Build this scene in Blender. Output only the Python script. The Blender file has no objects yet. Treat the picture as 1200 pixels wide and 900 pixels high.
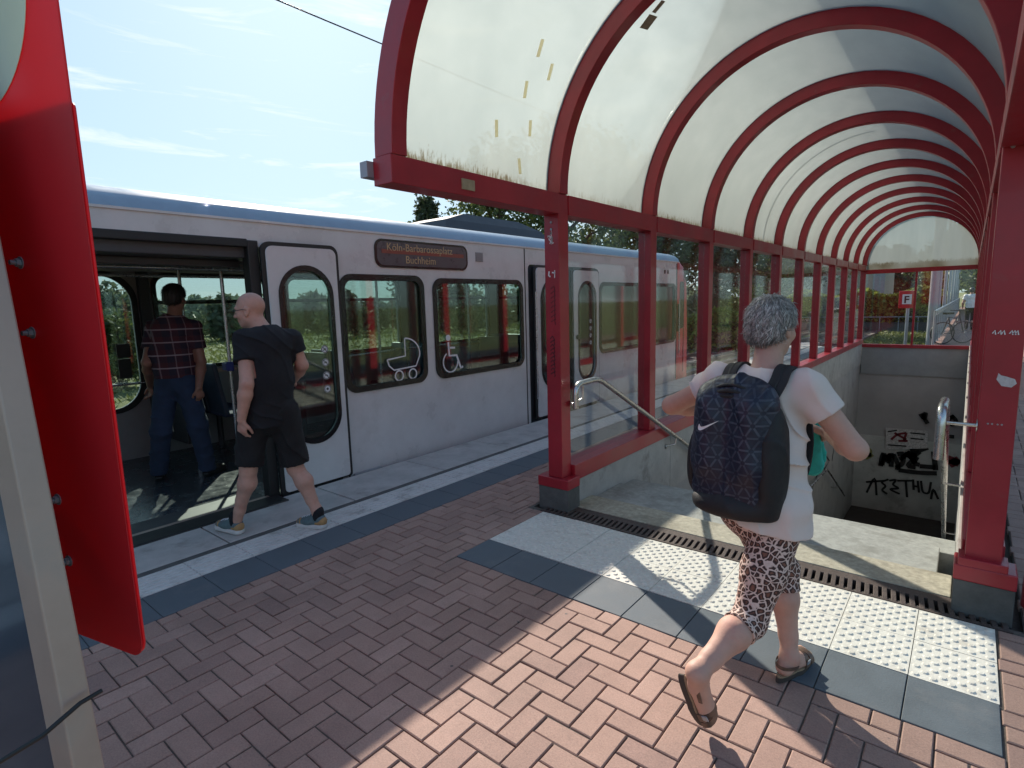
import bpy, bmesh, math, random
import numpy as np
from mathutils import Vector, Matrix, noise
random.seed(7); rng = np.random.default_rng(7)
PI = math.pi; R_ = math.radians
scene = bpy.context.scene
COL = scene.collection

# ---------------------------------------------------------------- camera geometry (world: x right, y along the platform, z up; metres)
EYE = np.array([0, 0, 1.6]); FPX = 654.5609
_a = np.array([540., -109., FPX]); _b = np.array([125., 4550., FPX])
_y = _a/np.linalg.norm(_a); _d = _b-(_b@_y)*_y; _d /= np.linalg.norm(_d); _u = -_d; _x = np.cross(_y, _u)
RW = np.array([_x, _y, _u])
def ray(u, v): return RW@np.array([(u-600)/FPX, (v-450)/FPX, 1.])
def at_y(u, v, y): r = ray(u, v); return EYE+r*(y/r[1])
def at_x(u, v, x): r = ray(u, v); return EYE+r*(x/r[0])
def at_z(u, v, z=0.): r = ray(u, v); return EYE+r*((z-1.6)/r[2])
def at_d(u, v, d): return EYE+ray(u, v)*d

# ---------------------------------------------------------------- tagging
def tag(o, label=None, cat=None, group=None, kind=None):
    if label: o['label'] = label
    if cat: o['category'] = cat
    if group: o['group'] = group
    if kind: o['kind'] = kind
    return o
def empty(name, loc=(0, 0, 0), label=None, cat=None, group=None, rz=0):
    o = bpy.data.objects.new(name, None); COL.objects.link(o); o.location = loc; o.rotation_euler = (0, 0, rz)
    o.empty_display_size = .1
    return tag(o, label, cat, group)
def link(name, me, mat=None, parent=None, smooth=None):
    o = bpy.data.objects.new(name, me); COL.objects.link(o)
    if mat is not None and not me.materials: me.materials.append(mat)
    if parent is not None:
        o.parent = parent
        L = Vector((0, 0, 0)); q = parent; loc = False
        while q is not None:
            L = L+Vector(q.location); loc = loc or bool(q.get('local')); q = q.parent
        if L.length > 0 and not loc: me.transform(Matrix.Translation(-L))
    if smooth is not None:
        for p in me.polygons: p.use_smooth = True
        if smooth < 3: me.set_sharp_from_angle(angle=smooth)
    return o
def struct(o): o['kind'] = 'structure'; return o
def bevel(o, w=.004, seg=2):
    m = o.modifiers.new('bevel', 'BEVEL'); m.width = w; m.segments = seg; m.limit_method = 'ANGLE'; m.angle_limit = R_(40); m.harden_normals = False
    return o

# ---------------------------------------------------------------- mesh builder
class MB:
    def __init__(s): s.v = []; s.f = []; s.c = []; s.parts = []
    def add(s, vs, fs, c=None):
        n = len(s.v); s.v += [tuple(float(q) for q in p) for p in vs]; s.f += [tuple(i+n for i in f) for f in fs]
        s.c += [c]*len(fs); s.parts.append((n, len(s.v), len(s.f)-len(fs), len(s.f))); return s
    def build_each(s, name, mat, parent=None):      # one object per closed piece added
        for (a, b, fa, fb) in s.parts:
            q = MB(); q.v = s.v[a:b]; q.f = [tuple(i-a for i in f) for f in s.f[fa:fb]]; q.c = s.c[fa:fb]; q.build(name, mat, parent)
    def box(s, x0, x1, y0, y1, z0, z1, c=None):
        vs = [(x, y, z) for z in (z0, z1) for y in (y0, y1) for x in (x0, x1)]
        return s.add(vs, [(0, 2, 3, 1), (4, 5, 7, 6), (0, 1, 5, 4), (2, 6, 7, 3), (0, 4, 6, 2), (1, 3, 7, 5)], c)
    def obox(s, cen, ax, ay, az, c=None):          # oriented box, half-axis vectors
        cen, ax, ay, az = [np.array(q, float) for q in (cen, ax, ay, az)]
        vs = [cen+i*ax+j*ay+k*az for k in (-1, 1) for j in (-1, 1) for i in (-1, 1)]
        return s.add(vs, [(0, 2, 3, 1), (4, 5, 7, 6), (0, 1, 5, 4), (2, 6, 7, 3), (0, 4, 6, 2), (1, 3, 7, 5)], c)
    def tube(s, path, r, n=10, closed=False, cap=True, c=None, flat=None):
        P = [np.array(p, float) for p in path]; m = len(P); vs = []; fs = []
        rs = r if isinstance(r, (list, tuple)) else [r]*m
        prev = None
        for i in range(m):
            t = (P[(i+1) % m]-P[i-1]) if closed else (P[min(i+1, m-1)]-P[max(i-1, 0)])
            t = t/(np.linalg.norm(t)+1e-9)
            if prev is None:
                a = np.array([0, 0, 1.]) if abs(t[2]) < .9 else np.array([1., 0, 0])
            else: a = prev
            a = a-(a@t)*t; a /= np.linalg.norm(a); prev = a; b = np.cross(t, a)
            for k in range(n):
                w = 2*PI*k/n; vs.append(P[i]+rs[i]*(math.cos(w)*a+math.sin(w)*b))
        for i in range(m if closed else m-1):
            for k in range(n):
                j = (i+1) % m; fs.append((i*n+k, i*n+(k+1) % n, j*n+(k+1) % n, j*n+k))
        if cap and not closed: fs.append(tuple(range(n))[::-1]); fs.append(tuple((m-1)*n+k for k in range(n)))
        return s.add(vs, fs, c)
    def cone(s, p0, p1, r0, r1, n=12, c=None): return s.tube([p0, p1], [r0, r1], n, c=c)
    def sweep(s, path, nrm, w, t, c=None, closed=False):   # ribbon with thickness: half width w along side, t along nrm
        P = [np.array(p, float) for p in path]; N = [np.array(q, float) for q in nrm] if isinstance(nrm, list) else [np.array(nrm, float)]*len(P)
        ws = w if isinstance(w, (list, tuple)) else [w]*len(P); vs = []; fs = []; m = len(P)
        for i in range(m):
            tt = (P[(i+1) % m]-P[i-1]) if closed else P[min(i+1, m-1)]-P[max(i-1, 0)]; tt /= np.linalg.norm(tt)+1e-9
            nn = N[i]-(N[i]@tt)*tt; nn /= np.linalg.norm(nn); sd = np.cross(tt, nn)
            for (a, b) in ((-1, 0), (1, 0), (1, 1), (-1, 1)): vs.append(P[i]+sd*a*ws[i]+nn*b*t)
        for i in range(m if closed else m-1):
            j = (i+1) % m
            for k in range(4): fs.append((i*4+k, i*4+(k+1) % 4, j*4+(k+1) % 4, j*4+k))
        if not closed: fs += [(3, 2, 1, 0), tuple((m-1)*4+k for k in range(4))]
        return s.add(vs, fs, c)
    def disc(s, cen, nrm, r, t, n=20, c=None):
        cen = np.array(cen, float); nrm = np.array(nrm, float); nrm /= np.linalg.norm(nrm)
        return s.tube([cen, cen+nrm*t], r, n, c=c)
    def dome(s, cx, cy, z, r, h, n=8):
        vs = [(cx+r*math.cos(2*PI*k/n), cy+r*math.sin(2*PI*k/n), z) for k in range(n)]
        vs += [(cx+.6*r*math.cos(2*PI*k/n), cy+.6*r*math.sin(2*PI*k/n), z+h) for k in range(n)]
        return s.add(vs, [(k, (k+1) % n, n+(k+1) % n, n+k) for k in range(n)]+[tuple(range(n, 2*n))])
    def build(s, name, mat, parent=None, smooth=None, mats=None, attr=None):
        me = bpy.data.meshes.new(name); me.from_pydata(s.v, [], s.f)
        if mats:
            for q in mats: me.materials.append(q)
            me.polygons.foreach_set('material_index', [int(c or 0) for c in s.c])
        if attr:
            a = me.attributes.new(attr, 'FLOAT', 'FACE'); a.data.foreach_set('value', [float(c or 0) for c in s.c])
        bm = bmesh.new(); bm.from_mesh(me); bmesh.ops.recalc_face_normals(bm, faces=bm.faces); bm.to_mesh(me); bm.free()
        me.update()
        return link(name, me, mat, parent, smooth)

def rrect(x0, x1, y0, y1, r, n=6):
    if not isinstance(r, (list, tuple)): r = [r]*4
    out = []
    for (cx, cy, a0, q) in ((x1-r[0], y0+r[0], -90, r[0]), (x1-r[1], y1-r[1], 0, r[1]), (x0+r[2], y1-r[2], 90, r[2]), (x0+r[3], y0+r[3], 180, r[3])):
        for k in range(n+1):
            w = R_(a0+90*k/n); out.append((cx+q*math.cos(w), cy+q*math.sin(w)))
    return out
def plate(name, outer, holes, t, fn, mat, parent=None, smooth=None, bev=0):
    cu = bpy.data.curves.new('c', 'CURVE'); cu.dimensions = '2D'; cu.fill_mode = 'BOTH'; cu.extrude = t/2
    if bev: cu.bevel_depth = bev; cu.bevel_resolution = 1; cu.extrude = t/2-bev; cu.offset = -bev
    for loop in [outer]+holes:
        sp = cu.splines.new('POLY'); sp.points.add(len(loop)-1)
        for p, q in zip(sp.points, loop): p.co = (q[0], q[1], 0, 1)
        sp.use_cyclic_u = True
    ob = bpy.data.objects.new('c', cu); COL.objects.link(ob)
    me = bpy.data.meshes.new_from_object(ob.evaluated_get(bpy.context.evaluated_depsgraph_get()))
    bpy.data.objects.remove(ob); bpy.data.curves.remove(cu)
    for v in me.vertices: v.co = fn(v.co.x, v.co.y, v.co.z)
    me.materials.clear(); me.name = name
    bm = bmesh.new(); bm.from_mesh(me); bmesh.ops.remove_doubles(bm, verts=bm.verts, dist=1e-5); bmesh.ops.recalc_face_normals(bm, faces=bm.faces); bm.to_mesh(me); bm.free()
    return link(name, me, mat, parent, smooth)
def text_mesh(s, size, fn, name, mat, parent, ext=.001, align='LEFT', bold=0):
    cu = bpy.data.curves.new('t', 'FONT'); cu.body = s; cu.size = size; cu.extrude = ext; cu.align_x = align; cu.offset = bold
    ob = bpy.data.objects.new('t', cu); COL.objects.link(ob)
    me = bpy.data.meshes.new_from_object(ob.evaluated_get(bpy.context.evaluated_depsgraph_get()))
    bpy.data.objects.remove(ob); bpy.data.curves.remove(cu)
    for v in me.vertices: v.co = fn(v.co.x, v.co.y, v.co.z)
    me.materials.clear()
    return link(name, me, mat, parent)

# ---------------------------------------------------------------- materials
def new_mat(name):
    m = bpy.data.materials.new(name); m.use_nodes = True; nt = m.node_tree
    return m, nt, nt.nodes['Principled BSDF'], nt.nodes['Material Output']
def N(nt, t, **k):
    n = nt.nodes.new(t)
    for a, b in k.items():
        if a == 'inp':
            for i, v in b.items(): n.inputs[i].default_value = v
        else: setattr(n, a, b)
    return n
def mat(name, col, rough=.5, metal=0, var=.15, scale=6, bump=0, bscale=40, spec=.5, dirt=None, coat=0):
    m, nt, b, o = new_mat(name); L = nt.links.new
    tc = N(nt, 'ShaderNodeTexCoord')
    n1 = N(nt, 'ShaderNodeTexNoise', inp={'Scale': scale, 'Detail': 6, 'Roughness': .65}); L(tc.outputs['Object'], n1.inputs['Vector'])
    mr = N(nt, 'ShaderNodeMapRange', inp={1: .3, 2: .7, 3: 1-var, 4: 1+var*.6}); L(n1.outputs[0], mr.inputs[0])
    mx = N(nt, 'ShaderNodeVectorMath', operation='SCALE'); mx.inputs[0].default_value = col[:3]; L(mr.outputs[0], mx.inputs['Scale'])
    out = mx.outputs[0]
    if dirt:
        n3 = N(nt, 'ShaderNodeTexNoise', inp={'Scale': dirt[2], 'Detail': 8, 'Roughness': .7}); L(tc.outputs['Object'], n3.inputs['Vector'])
        r3 = N(nt, 'ShaderNodeMapRange', inp={1: dirt[3], 2: dirt[3]+.12, 3: 0, 4: dirt[1]}); L(n3.outputs[0], r3.inputs[0])
        m3 = N(nt, 'ShaderNodeMix', data_type='RGBA'); L(r3.outputs[0], m3.inputs[0]); L(out, m3.inputs[6]); m3.inputs[7].default_value = (*dirt[0], 1); out = m3.outputs[2]
    L(out, b.inputs['Base Color'])
    b.inputs['Metallic'].default_value = metal; b.inputs['Specular IOR Level'].default_value = spec
    if coat: b.inputs['Coat Weight'].default_value = coat; b.inputs['Coat Roughness'].default_value = .08
    r2 = N(nt, 'ShaderNodeMapRange', inp={1: .3, 2: .7, 3: max(rough-.08, .02), 4: min(rough+.1, 1)}); L(n1.outputs[0], r2.inputs[0]); L(r2.outputs[0], b.inputs['Roughness'])
    if bump:
        n2 = N(nt, 'ShaderNodeTexNoise', inp={'Scale': bscale, 'Detail': 5, 'Roughness': .6}); L(tc.outputs['Object'], n2.inputs['Vector'])
        bp = N(nt, 'ShaderNodeBump', inp={'Strength': bump, 'Distance': .01}); L(n2.outputs[0], bp.inputs['Height']); L(bp.outputs[0], b.inputs['Normal'])
    return m
def glass(name, tint=(.93, .96, .95), refl=1.0, haze=0.0, hazecol=(.7, .75, .75)):
    m, nt, b, o = new_mat(name); L = nt.links.new; nt.nodes.remove(b)
    tr = N(nt, 'ShaderNodeBsdfTransparent'); tr.inputs[0].default_value = (*tint, 1)
    gl = N(nt, 'ShaderNodeBsdfGlossy'); gl.inputs['Roughness'].default_value = .045; gl.inputs[0].default_value = (1, 1, 1, 1)
    fr = N(nt, 'ShaderNodeLayerWeight', inp={'Blend': .5}); pw = N(nt, 'ShaderNodeMath', operation='POWER', inp={1: 4.5}); L(fr.outputs['Facing'], pw.inputs[0])
    ml = N(nt, 'ShaderNodeMath', operation='MULTIPLY_ADD', inp={1: .6*refl, 2: .065*refl}); L(pw.outputs[0], ml.inputs[0]); ml.use_clamp = True
    mx = N(nt, 'ShaderNodeMixShader'); L(ml.outputs[0], mx.inputs[0]); L(tr.outputs[0], mx.inputs[1]); L(gl.outputs[0], mx.inputs[2])
    out = mx
    if haze:
        tc = N(nt, 'ShaderNodeTexCoord'); ns = N(nt, 'ShaderNodeTexNoise', inp={'Scale': 3, 'Detail': 6}); L(tc.outputs['Object'], ns.inputs['Vector'])
        mr = N(nt, 'ShaderNodeMapRange', inp={1: .35, 2: .75, 3: haze*.4, 4: haze*1.6}); L(ns.outputs[0], mr.inputs[0])
        df = N(nt, 'ShaderNodeBsdfDiffuse'); df.inputs[0].default_value = (*hazecol, 1)
        m2 = N(nt, 'ShaderNodeMixShader'); L(mr.outputs[0], m2.inputs[0]); L(mx.outputs[0], m2.inputs[1]); L(df.outputs[0], m2.inputs[2]); out = m2
    L(out.outputs[0], o.inputs[0]); return m

M = {}
M['red'] = mat('red paint', (.33, .014, .026), .38, var=.22, scale=3, bump=.05, bscale=60, dirt=((.2, .09, .08), .35, 7, .6), coat=.15)
M['red_sign'] = mat('red enamel sign', (.52, .018, .024), .3, var=.06, scale=2, coat=.25)
def red_sheet():
    m, nt, b, o = new_mat('translucent red sheet'); L = nt.links.new
    b.inputs['Base Color'].default_value = (.66, .035, .048, 1); b.inputs['Roughness'].default_value = .42
    t = N(nt, 'ShaderNodeBsdfTranslucent'); t.inputs[0].default_value = (.75, .015, .028, 1); ms = N(nt, 'ShaderNodeMixShader', inp={0: .42}); L(b.outputs[0], ms.inputs[1]); L(t.outputs[0], ms.inputs[2]); L(ms.outputs[0], o.inputs[0]); return m
M['red_sheet'] = red_sheet()
M['red_train'] = mat('red train paint', (.55, .02, .028), .42, var=.08, coat=.08)
M['white_train'] = mat('light grey train paint', (.60, .60, .595), .30, var=.09, scale=2.5, dirt=((.30, .27, .24), .18, 2.2, .54), coat=.25)
M['roof_train'] = mat('roof paint with sky reflection', (.24, .33, .42), .38, var=.1, coat=.1)  # grey roof, the blue of the reflected sky is put into its colour
M['black_rubber'] = mat('black rubber', (.012, .012, .013), .55, var=.3)
M['black_trim'] = mat('black window trim', (.008, .008, .010), .2, var=.2)
M['train_dark'] = mat('dark interior trim', (.05, .052, .058), .5, var=.2)
M['train_wall'] = mat('interior wall panel', (.30, .30, .31), .5, var=.1)
M['train_ceiling'] = mat('interior ceiling', (.40, .41, .42), .5, var=.1)
M['train_floor'] = mat('train floor lino', (.07, .08, .09), .22, var=.3, scale=9)
M['seat_fabric'] = mat('seat moquette', (.03, .04, .09), .8, var=.5, scale=30)
M['seat_shell'] = mat('seat shell plastic', (.05, .07, .11), .35)
M['grab'] = mat('brushed grab pole', (.45, .46, .5), .25, .9, var=.05)
M['steel'] = mat('stainless steel', (.55, .54, .52), .28, 1, var=.1, scale=12, bump=.03, bscale=120)
M['alu'] = mat('aluminium frame', (.45, .335, .275), .45, .35, var=.18, scale=3, bump=.05, bscale=50, dirt=((.35, .3, .26), .5, 6, .55))
M['galv'] = mat('galvanised steel', (.36, .39, .42), .5, .5, var=.15)
M['conc'] = mat('weathered concrete', (.42, .405, .38), .85, var=.22, scale=3.5, bump=.35, bscale=35, dirt=((.16, .14, .12), .6, 2.2, .56))
M['conc_dark'] = mat('stairwell concrete', (.40, .39, .38), .9, var=.2, scale=1.5, bump=.3, bscale=30, dirt=((.12, .11, .1), .6, 1.4, .55))
M['conc_slab'] = mat('edge slab concrete', (.47, .45, .42), .85, var=.2, scale=5, bump=.3, bscale=60, dirt=((.24, .22, .2), .55, 3, .55))
M['stone'] = mat('granite step', (.40, .37, .29), .8, var=.35, scale=28, bump=.3, bscale=90, dirt=((.22, .2, .15), .6, 4, .5))
M['stone_grey'] = mat('grey step slab', (.33, .34, .32), .8, var=.25, scale=20, bump=.25, bscale=80, dirt=((.18, .18, .16), .6, 3, .52))
M['plinth'] = mat('dark plinth concrete', (.10, .10, .095), .85, var=.35, scale=8, bump=.4, bscale=40)
M['tile_white'] = mat('white tactile paver', (.64, .62, .56), .8, var=.12, scale=25, bump=.25, bscale=90, dirt=((.36, .31, .25), .5, 5, .57))
M['tile_grey'] = mat('slate grey paver', (.098, .118, .135), .7, var=.14, scale=7, bump=.15, bscale=120, dirt=((.15, .155, .16), .5, 3, .55))
M['joint'] = mat('joint sand', (.105, .088, .075), .95, var=.4, scale=60)
M['iron'] = mat('cast iron grating', (.085, .062, .055), .7, .2, var=.35, scale=25, bump=.4, bscale=60)
M['asphalt'] = mat('asphalt', (.06, .06, .06), .9, var=.3, scale=20)
M['ballast'] = mat('ballast', (.17, .14, .12), .95, var=.6, scale=18, bump=1, bscale=14)
M['rail'] = mat('rail steel', (.30, .22, .18), .4, .8, var=.3)
M['sleeper'] = mat('sleeper', (.16, .14, .12), .9, var=.3)
M['black'] = mat('black plastic', (.012, .012, .014), .4)
M['white_vinyl'] = mat('white vinyl', (.72, .72, .72), .5, var=.05)
M['black_vinyl'] = mat('black print', (.012, .012, .012), .6)
M['spray_black'] = mat('black spray paint', (.010, .010, .010), .6)
M['spray_red'] = mat('dark red spray paint', (.17, .02, .03), .6)
M['spray_yellow'] = mat('faded yellow spray paint', (.30, .30, .12), .8)
M['sticker_brown'] = mat('old tape', (.34, .29, .20), .7, var=.3, scale=30)
M['sticker_pale'] = mat('pale tape remnant', (.72, .70, .58), .7, var=.15, scale=30)
M['glass'] = glass('canopy pane glass', (.93, .95, .94), .62, .004, (.75, .78, .76))
M['glass_train'] = glass('train window glass', (.72, .80, .77), 1.3)
M['glass_dark'] = mat('dark display glass', (.035, .042, .060), .12, 0, var=.3, scale=2, coat=.6, dirt=((.10, .11, .14), .5, 5, .6))
def tape_mat():
    m, nt, b, o = new_mat('pale tape remnant'); L = nt.links.new
    t = N(nt, 'ShaderNodeBsdfTranslucent'); t.inputs[0].default_value = (.95, .90, .72, 1); ms = N(nt, 'ShaderNodeMixShader', inp={0: .75}); b.inputs['Base Color'].default_value = (.85, .80, .65, 1); L(b.outputs[0], ms.inputs[1]); L(t.outputs[0], ms.inputs[2]); L(ms.outputs[0], o.inputs[0]); return m
M['sticker_pale'] = tape_mat()
M['skin'] = mat('skin tanned', (.50, .29, .22), .6, var=.16, scale=14, bump=.12, bscale=70, dirt=((.42, .16, .12), .4, 9, .55))
M['skin_pale'] = mat('skin pale', (.52, .30, .225), .62, var=.14, scale=12, bump=.1, bscale=70, dirt=((.50, .20, .16), .4, 9, .55))
M['skin_dark'] = mat('skin dark tan', (.34, .17, .12), .5, var=.14, scale=12)  # darker, browner skin tone
def hair_mat(name, c0, c1):
    m, nt, b, o = new_mat(name); L = nt.links.new
    tc = N(nt, 'ShaderNodeTexCoord'); n = N(nt, 'ShaderNodeTexNoise', inp={'Scale': 70, 'Detail': 5, 'Roughness': .75}); L(tc.outputs['Object'], n.inputs[0])
    a = N(nt, 'ShaderNodeAttribute', attribute_name='tone'); ad = N(nt, 'ShaderNodeMath', operation='ADD'); L(n.outputs[0], ad.inputs[0]); L(a.outputs['Fac'], ad.inputs[1])
    cr = N(nt, 'ShaderNodeValToRGB'); L(ad.outputs[0], cr.inputs[0]); cr.color_ramp.elements[0].position = .32; cr.color_ramp.elements[0].color = (*c0, 1)
    cr.color_ramp.elements[1].position = .95; cr.color_ramp.elements[1].color = (*c1, 1); L(cr.outputs[0], b.inputs['Base Color']); b.inputs['Roughness'].default_value = .45
    return m
M['hair_grey'] = hair_mat('short grey hair', (.12, .115, .11), (.75, .71, .67))
M['hair_dark'] = hair_mat('dark hair', (.012, .011, .010), (.06, .05, .045))
M['shirt_pink'] = mat('pale pink cotton', (.70, .585, .53), .9, var=.05, scale=8, bump=.12, bscale=260)
M['tee_black'] = mat('black cotton', (.007, .008, .011), .9, var=.2, scale=10, bump=.2, bscale=200)
M['shorts_black'] = mat('black shorts cloth', (.007, .007, .008), .85, var=.2, scale=10, bump=.2, bscale=150)
M['jeans'] = mat('blue jeans denim', (.03, .05, .10), .9, var=.3, scale=9, bump=.3, bscale=250)
M['sole'] = mat('sandal cork sole', (.055, .042, .034), .8, var=.2, scale=30)
M['footbed'] = mat('suede footbed', (.30, .21, .13), .85, var=.2, scale=30)
M['strap'] = mat('bronze leather strap', (.16, .10, .07), .4, .3, var=.5, scale=25)
M['shoe_teal'] = mat('teal grey sneaker mesh', (.10, .15, .16), .8, var=.25, scale=40, bump=.3, bscale=200)
M['shoe_tan'] = mat('tan suede sneaker', (.38, .23, .10), .85, var=.2, scale=30)
M['shoe_sole'] = mat('white sneaker sole', (.55, .54, .52), .6)
M['shoe_dark'] = mat('dark leather shoe', (.02, .018, .017), .45)
M['teal'] = mat('turquoise cloth', (.03, .40, .33), .7, var=.2, scale=20, bump=.3, bscale=60)
M['pack_black'] = mat('black pack nylon', (.008, .008, .010), .6, var=.3, scale=30, bump=.3, bscale=300)
M['webbing'] = mat('black webbing', (.022, .02, .022), .8, var=.3, scale=80, bump=.4, bscale=300)
M['blue_ink'] = mat('blue ink', (.06, .07, .40), .6)
M['cream'] = mat('cream render', (.42, .40, .33), .9, var=.1)
M['roof_tile'] = mat('dark roof tile', (.07, .065, .065), .8, var=.3)
M['bark'] = mat('bark', (.10, .075, .055), .95, var=.5, scale=12, bump=.6, bscale=20)

def leaf_mat(name, c0, c1, trans=.35):
    m, nt, b, o = new_mat(name); L = nt.links.new
    a = N(nt, 'ShaderNodeAttribute', attribute_name='tone')
    mx = N(nt, 'ShaderNodeMix', data_type='RGBA'); L(a.outputs['Fac'], mx.inputs[0]); mx.inputs[6].default_value = (*c0, 1); mx.inputs[7].default_value = (*c1, 1)
    L(mx.outputs[2], b.inputs['Base Color']); b.inputs['Roughness'].default_value = .6
    t = N(nt, 'ShaderNodeBsdfTranslucent'); L(mx.outputs[2], t.inputs[0]); ms = N(nt, 'ShaderNodeMixShader', inp={0: trans}); L(b.outputs[0], ms.inputs[1]); L(t.outputs[0], ms.inputs[2]); L(ms.outputs[0], o.inputs[0])
    return m
M['leaf'] = leaf_mat('broadleaf', (.05, .075, .025), (.14, .175, .05))
M['leaf_far'] = leaf_mat('hazed far foliage', (.10, .13, .08), (.19, .22, .13))  # paler leaf tones, distance haze put into the colour
M['leaf_dark'] = leaf_mat('dark needle foliage', (.04, .055, .03), (.09, .115, .05))
M['leaf_hedge'] = leaf_mat('hedge leaves', (.08, .11, .015), (.34, .38, .06))
M['leaf_weed'] = leaf_mat('weeds', (.08, .10, .03), (.27, .28, .08))

def brick_mat():
    m, nt, b, o = new_mat('red brown paver'); L = nt.links.new
    tc = N(nt, 'ShaderNodeTexCoord'); a = N(nt, 'ShaderNodeAttribute', attribute_name='tone')
    cr = N(nt, 'ShaderNodeValToRGB'); L(a.outputs['Fac'], cr.inputs[0]); e = cr.color_ramp.elements
    e[0].color = (.23, .14, .12, 1); e[1].color = (.42, .275, .225, 1); x = e.new(.5); x.color = (.335, .212, .168, 1)
    n = N(nt, 'ShaderNodeTexNoise', inp={'Scale': 150, 'Detail': 4, 'Roughness': .7}); L(tc.outputs['Object'], n.inputs[0])
    mr = N(nt, 'ShaderNodeMapRange', inp={1: .3, 2: .7, 3: .8, 4: 1.22}); L(n.outputs[0], mr.inputs[0])
    n2 = N(nt, 'ShaderNodeTexNoise', inp={'Scale': 1.3, 'Detail': 8, 'Roughness': .75}); L(tc.outputs['Object'], n2.inputs[0])
    mr2 = N(nt, 'ShaderNodeMapRange', inp={1: .3, 2: .7, 3: .70, 4: 1.15}); L(n2.outputs[0], mr2.inputs[0])
    mm = N(nt, 'ShaderNodeMath', operation='MULTIPLY'); L(mr.outputs[0], mm.inputs[0]); L(mr2.outputs[0], mm.inputs[1])
    sc = N(nt, 'ShaderNodeVectorMath', operation='SCALE'); L(cr.outputs[0], sc.inputs[0]); L(mm.outputs[0], sc.inputs['Scale'])
    v = N(nt, 'ShaderNodeTexVoronoi', inp={'Scale': 5.5}); L(tc.outputs['Object'], v.inputs[0]); vr = N(nt, 'ShaderNodeMapRange', inp={1: .035, 2: .05, 3: 1, 4: 0}); L(v.outputs['Distance'], vr.inputs[0])
    g = N(nt, 'ShaderNodeMix', data_type='RGBA'); L(vr.outputs[0], g.inputs[0]); L(sc.outputs[0], g.inputs[6]); g.inputs[7].default_value = (.10, .085, .08, 1)
    L(g.outputs[2], b.inputs['Base Color']); b.inputs['Roughness'].default_value = .78
    bp = N(nt, 'ShaderNodeBump', inp={'Strength': .35, 'Distance': .004}); L(n.outputs[0], bp.inputs['Height']); L(bp.outputs[0], b.inputs['Normal'])
    return m
M['brick'] = brick_mat()
def poly_mat(gable=False):
    m, nt, b, o = new_mat('milky roof sheet'+(' gable' if gable else '')); L = nt.links.new; nt.nodes.remove(b)
    tc = N(nt, 'ShaderNodeTexCoord'); sx = N(nt, 'ShaderNodeSeparateXYZ'); L(tc.outputs['Object'], sx.inputs[0])
    mp = N(nt, 'ShaderNodeMapping'); mp.inputs['Scale'].default_value = (5, 2.2, .6); L(tc.outputs['Object'], mp.inputs[0])
    n = N(nt, 'ShaderNodeTexNoise', inp={'Scale': 1.4, 'Detail': 7, 'Roughness': .6}); L(mp.outputs[0], n.inputs[0])
    base = N(nt, 'ShaderNodeMix', data_type='RGBA'); L(n.outputs[0], base.inputs[0]); base.inputs[6].default_value = (.63, .67, .65, 1); base.inputs[7].default_value = (.76, .79, .76, 1)
    # dirt where moss and dust collect along the bottom edge
    nd = N(nt, 'ShaderNodeTexNoise', inp={'Scale': 28, 'Detail': 8, 'Roughness': .8}); mp2 = N(nt, 'ShaderNodeMapping'); mp2.inputs['Scale'].default_value = (1, 1.6, .35); L(tc.outputs['Object'], mp2.inputs[0]); L(mp2.outputs[0], nd.inputs[0])
    n4 = N(nt, 'ShaderNodeTexNoise', inp={'Scale': 1.1, 'Detail': 2}); L(tc.outputs['Object'], n4.inputs[0])
    h = N(nt, 'ShaderNodeMapRange', inp={1: 2.36, 2: 2.62, 3: .32, 4: -.25}); L(sx.outputs[2], h.inputs[0])
    ad = N(nt, 'ShaderNodeMath', operation='ADD'); L(nd.outputs[0], ad.inputs[0]); L(h.outputs[0], ad.inputs[1])
    dm = N(nt, 'ShaderNodeMapRange', inp={1: .62, 2: .74, 3: 0, 4: .85}); L(ad.outputs[0], dm.inputs[0])
    dm2 = N(nt, 'ShaderNodeMath', operation='MULTIPLY'); r4 = N(nt, 'ShaderNodeMapRange', inp={1: .35, 2: .6, 3: .25, 4: 1}); L(n4.outputs[0], r4.inputs[0]); L(dm.outputs[0], dm2.inputs[0]); L(r4.outputs[0], dm2.inputs[1])
    c2 = N(nt, 'ShaderNodeMix', data_type='RGBA'); L(dm2.outputs[0], c2.inputs[0]); L(base.outputs[2], c2.inputs[6]); c2.inputs[7].default_value = (.30, .24, .14, 1)
    tl = N(nt, 'ShaderNodeBsdfTranslucent'); L(c2.outputs[2], tl.inputs[0]); df = N(nt, 'ShaderNodeBsdfDiffuse'); L(c2.outputs[2], df.inputs[0])
    m1 = N(nt, 'ShaderNodeMixShader', inp={0: .25}); L(tl.outputs[0], m1.inputs[1]); L(df.outputs[0], m1.inputs[2])
    tr = N(nt, 'ShaderNodeBsdfTransparent'); L(c2.outputs[2], tr.inputs[0])
    m2 = N(nt, 'ShaderNodeMixShader', inp={0: .42}); L(m1.outputs[0], m2.inputs[1]); L(tr.outputs[0], m2.inputs[2])
    gl = N(nt, 'ShaderNodeBsdfGlossy'); gl.inputs['Roughness'].default_value = .22; lw = N(nt, 'ShaderNodeLayerWeight', inp={'Blend': .12})
    m3 = N(nt, 'ShaderNodeMixShader'); L(lw.outputs['Fresnel'], m3.inputs[0]); L(m2.outputs[0], m3.inputs[1]); L(gl.outputs[0], m3.inputs[2]); L(m3.outputs[0], o.inputs[0])
    return m
M['poly'] = poly_mat()
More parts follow.
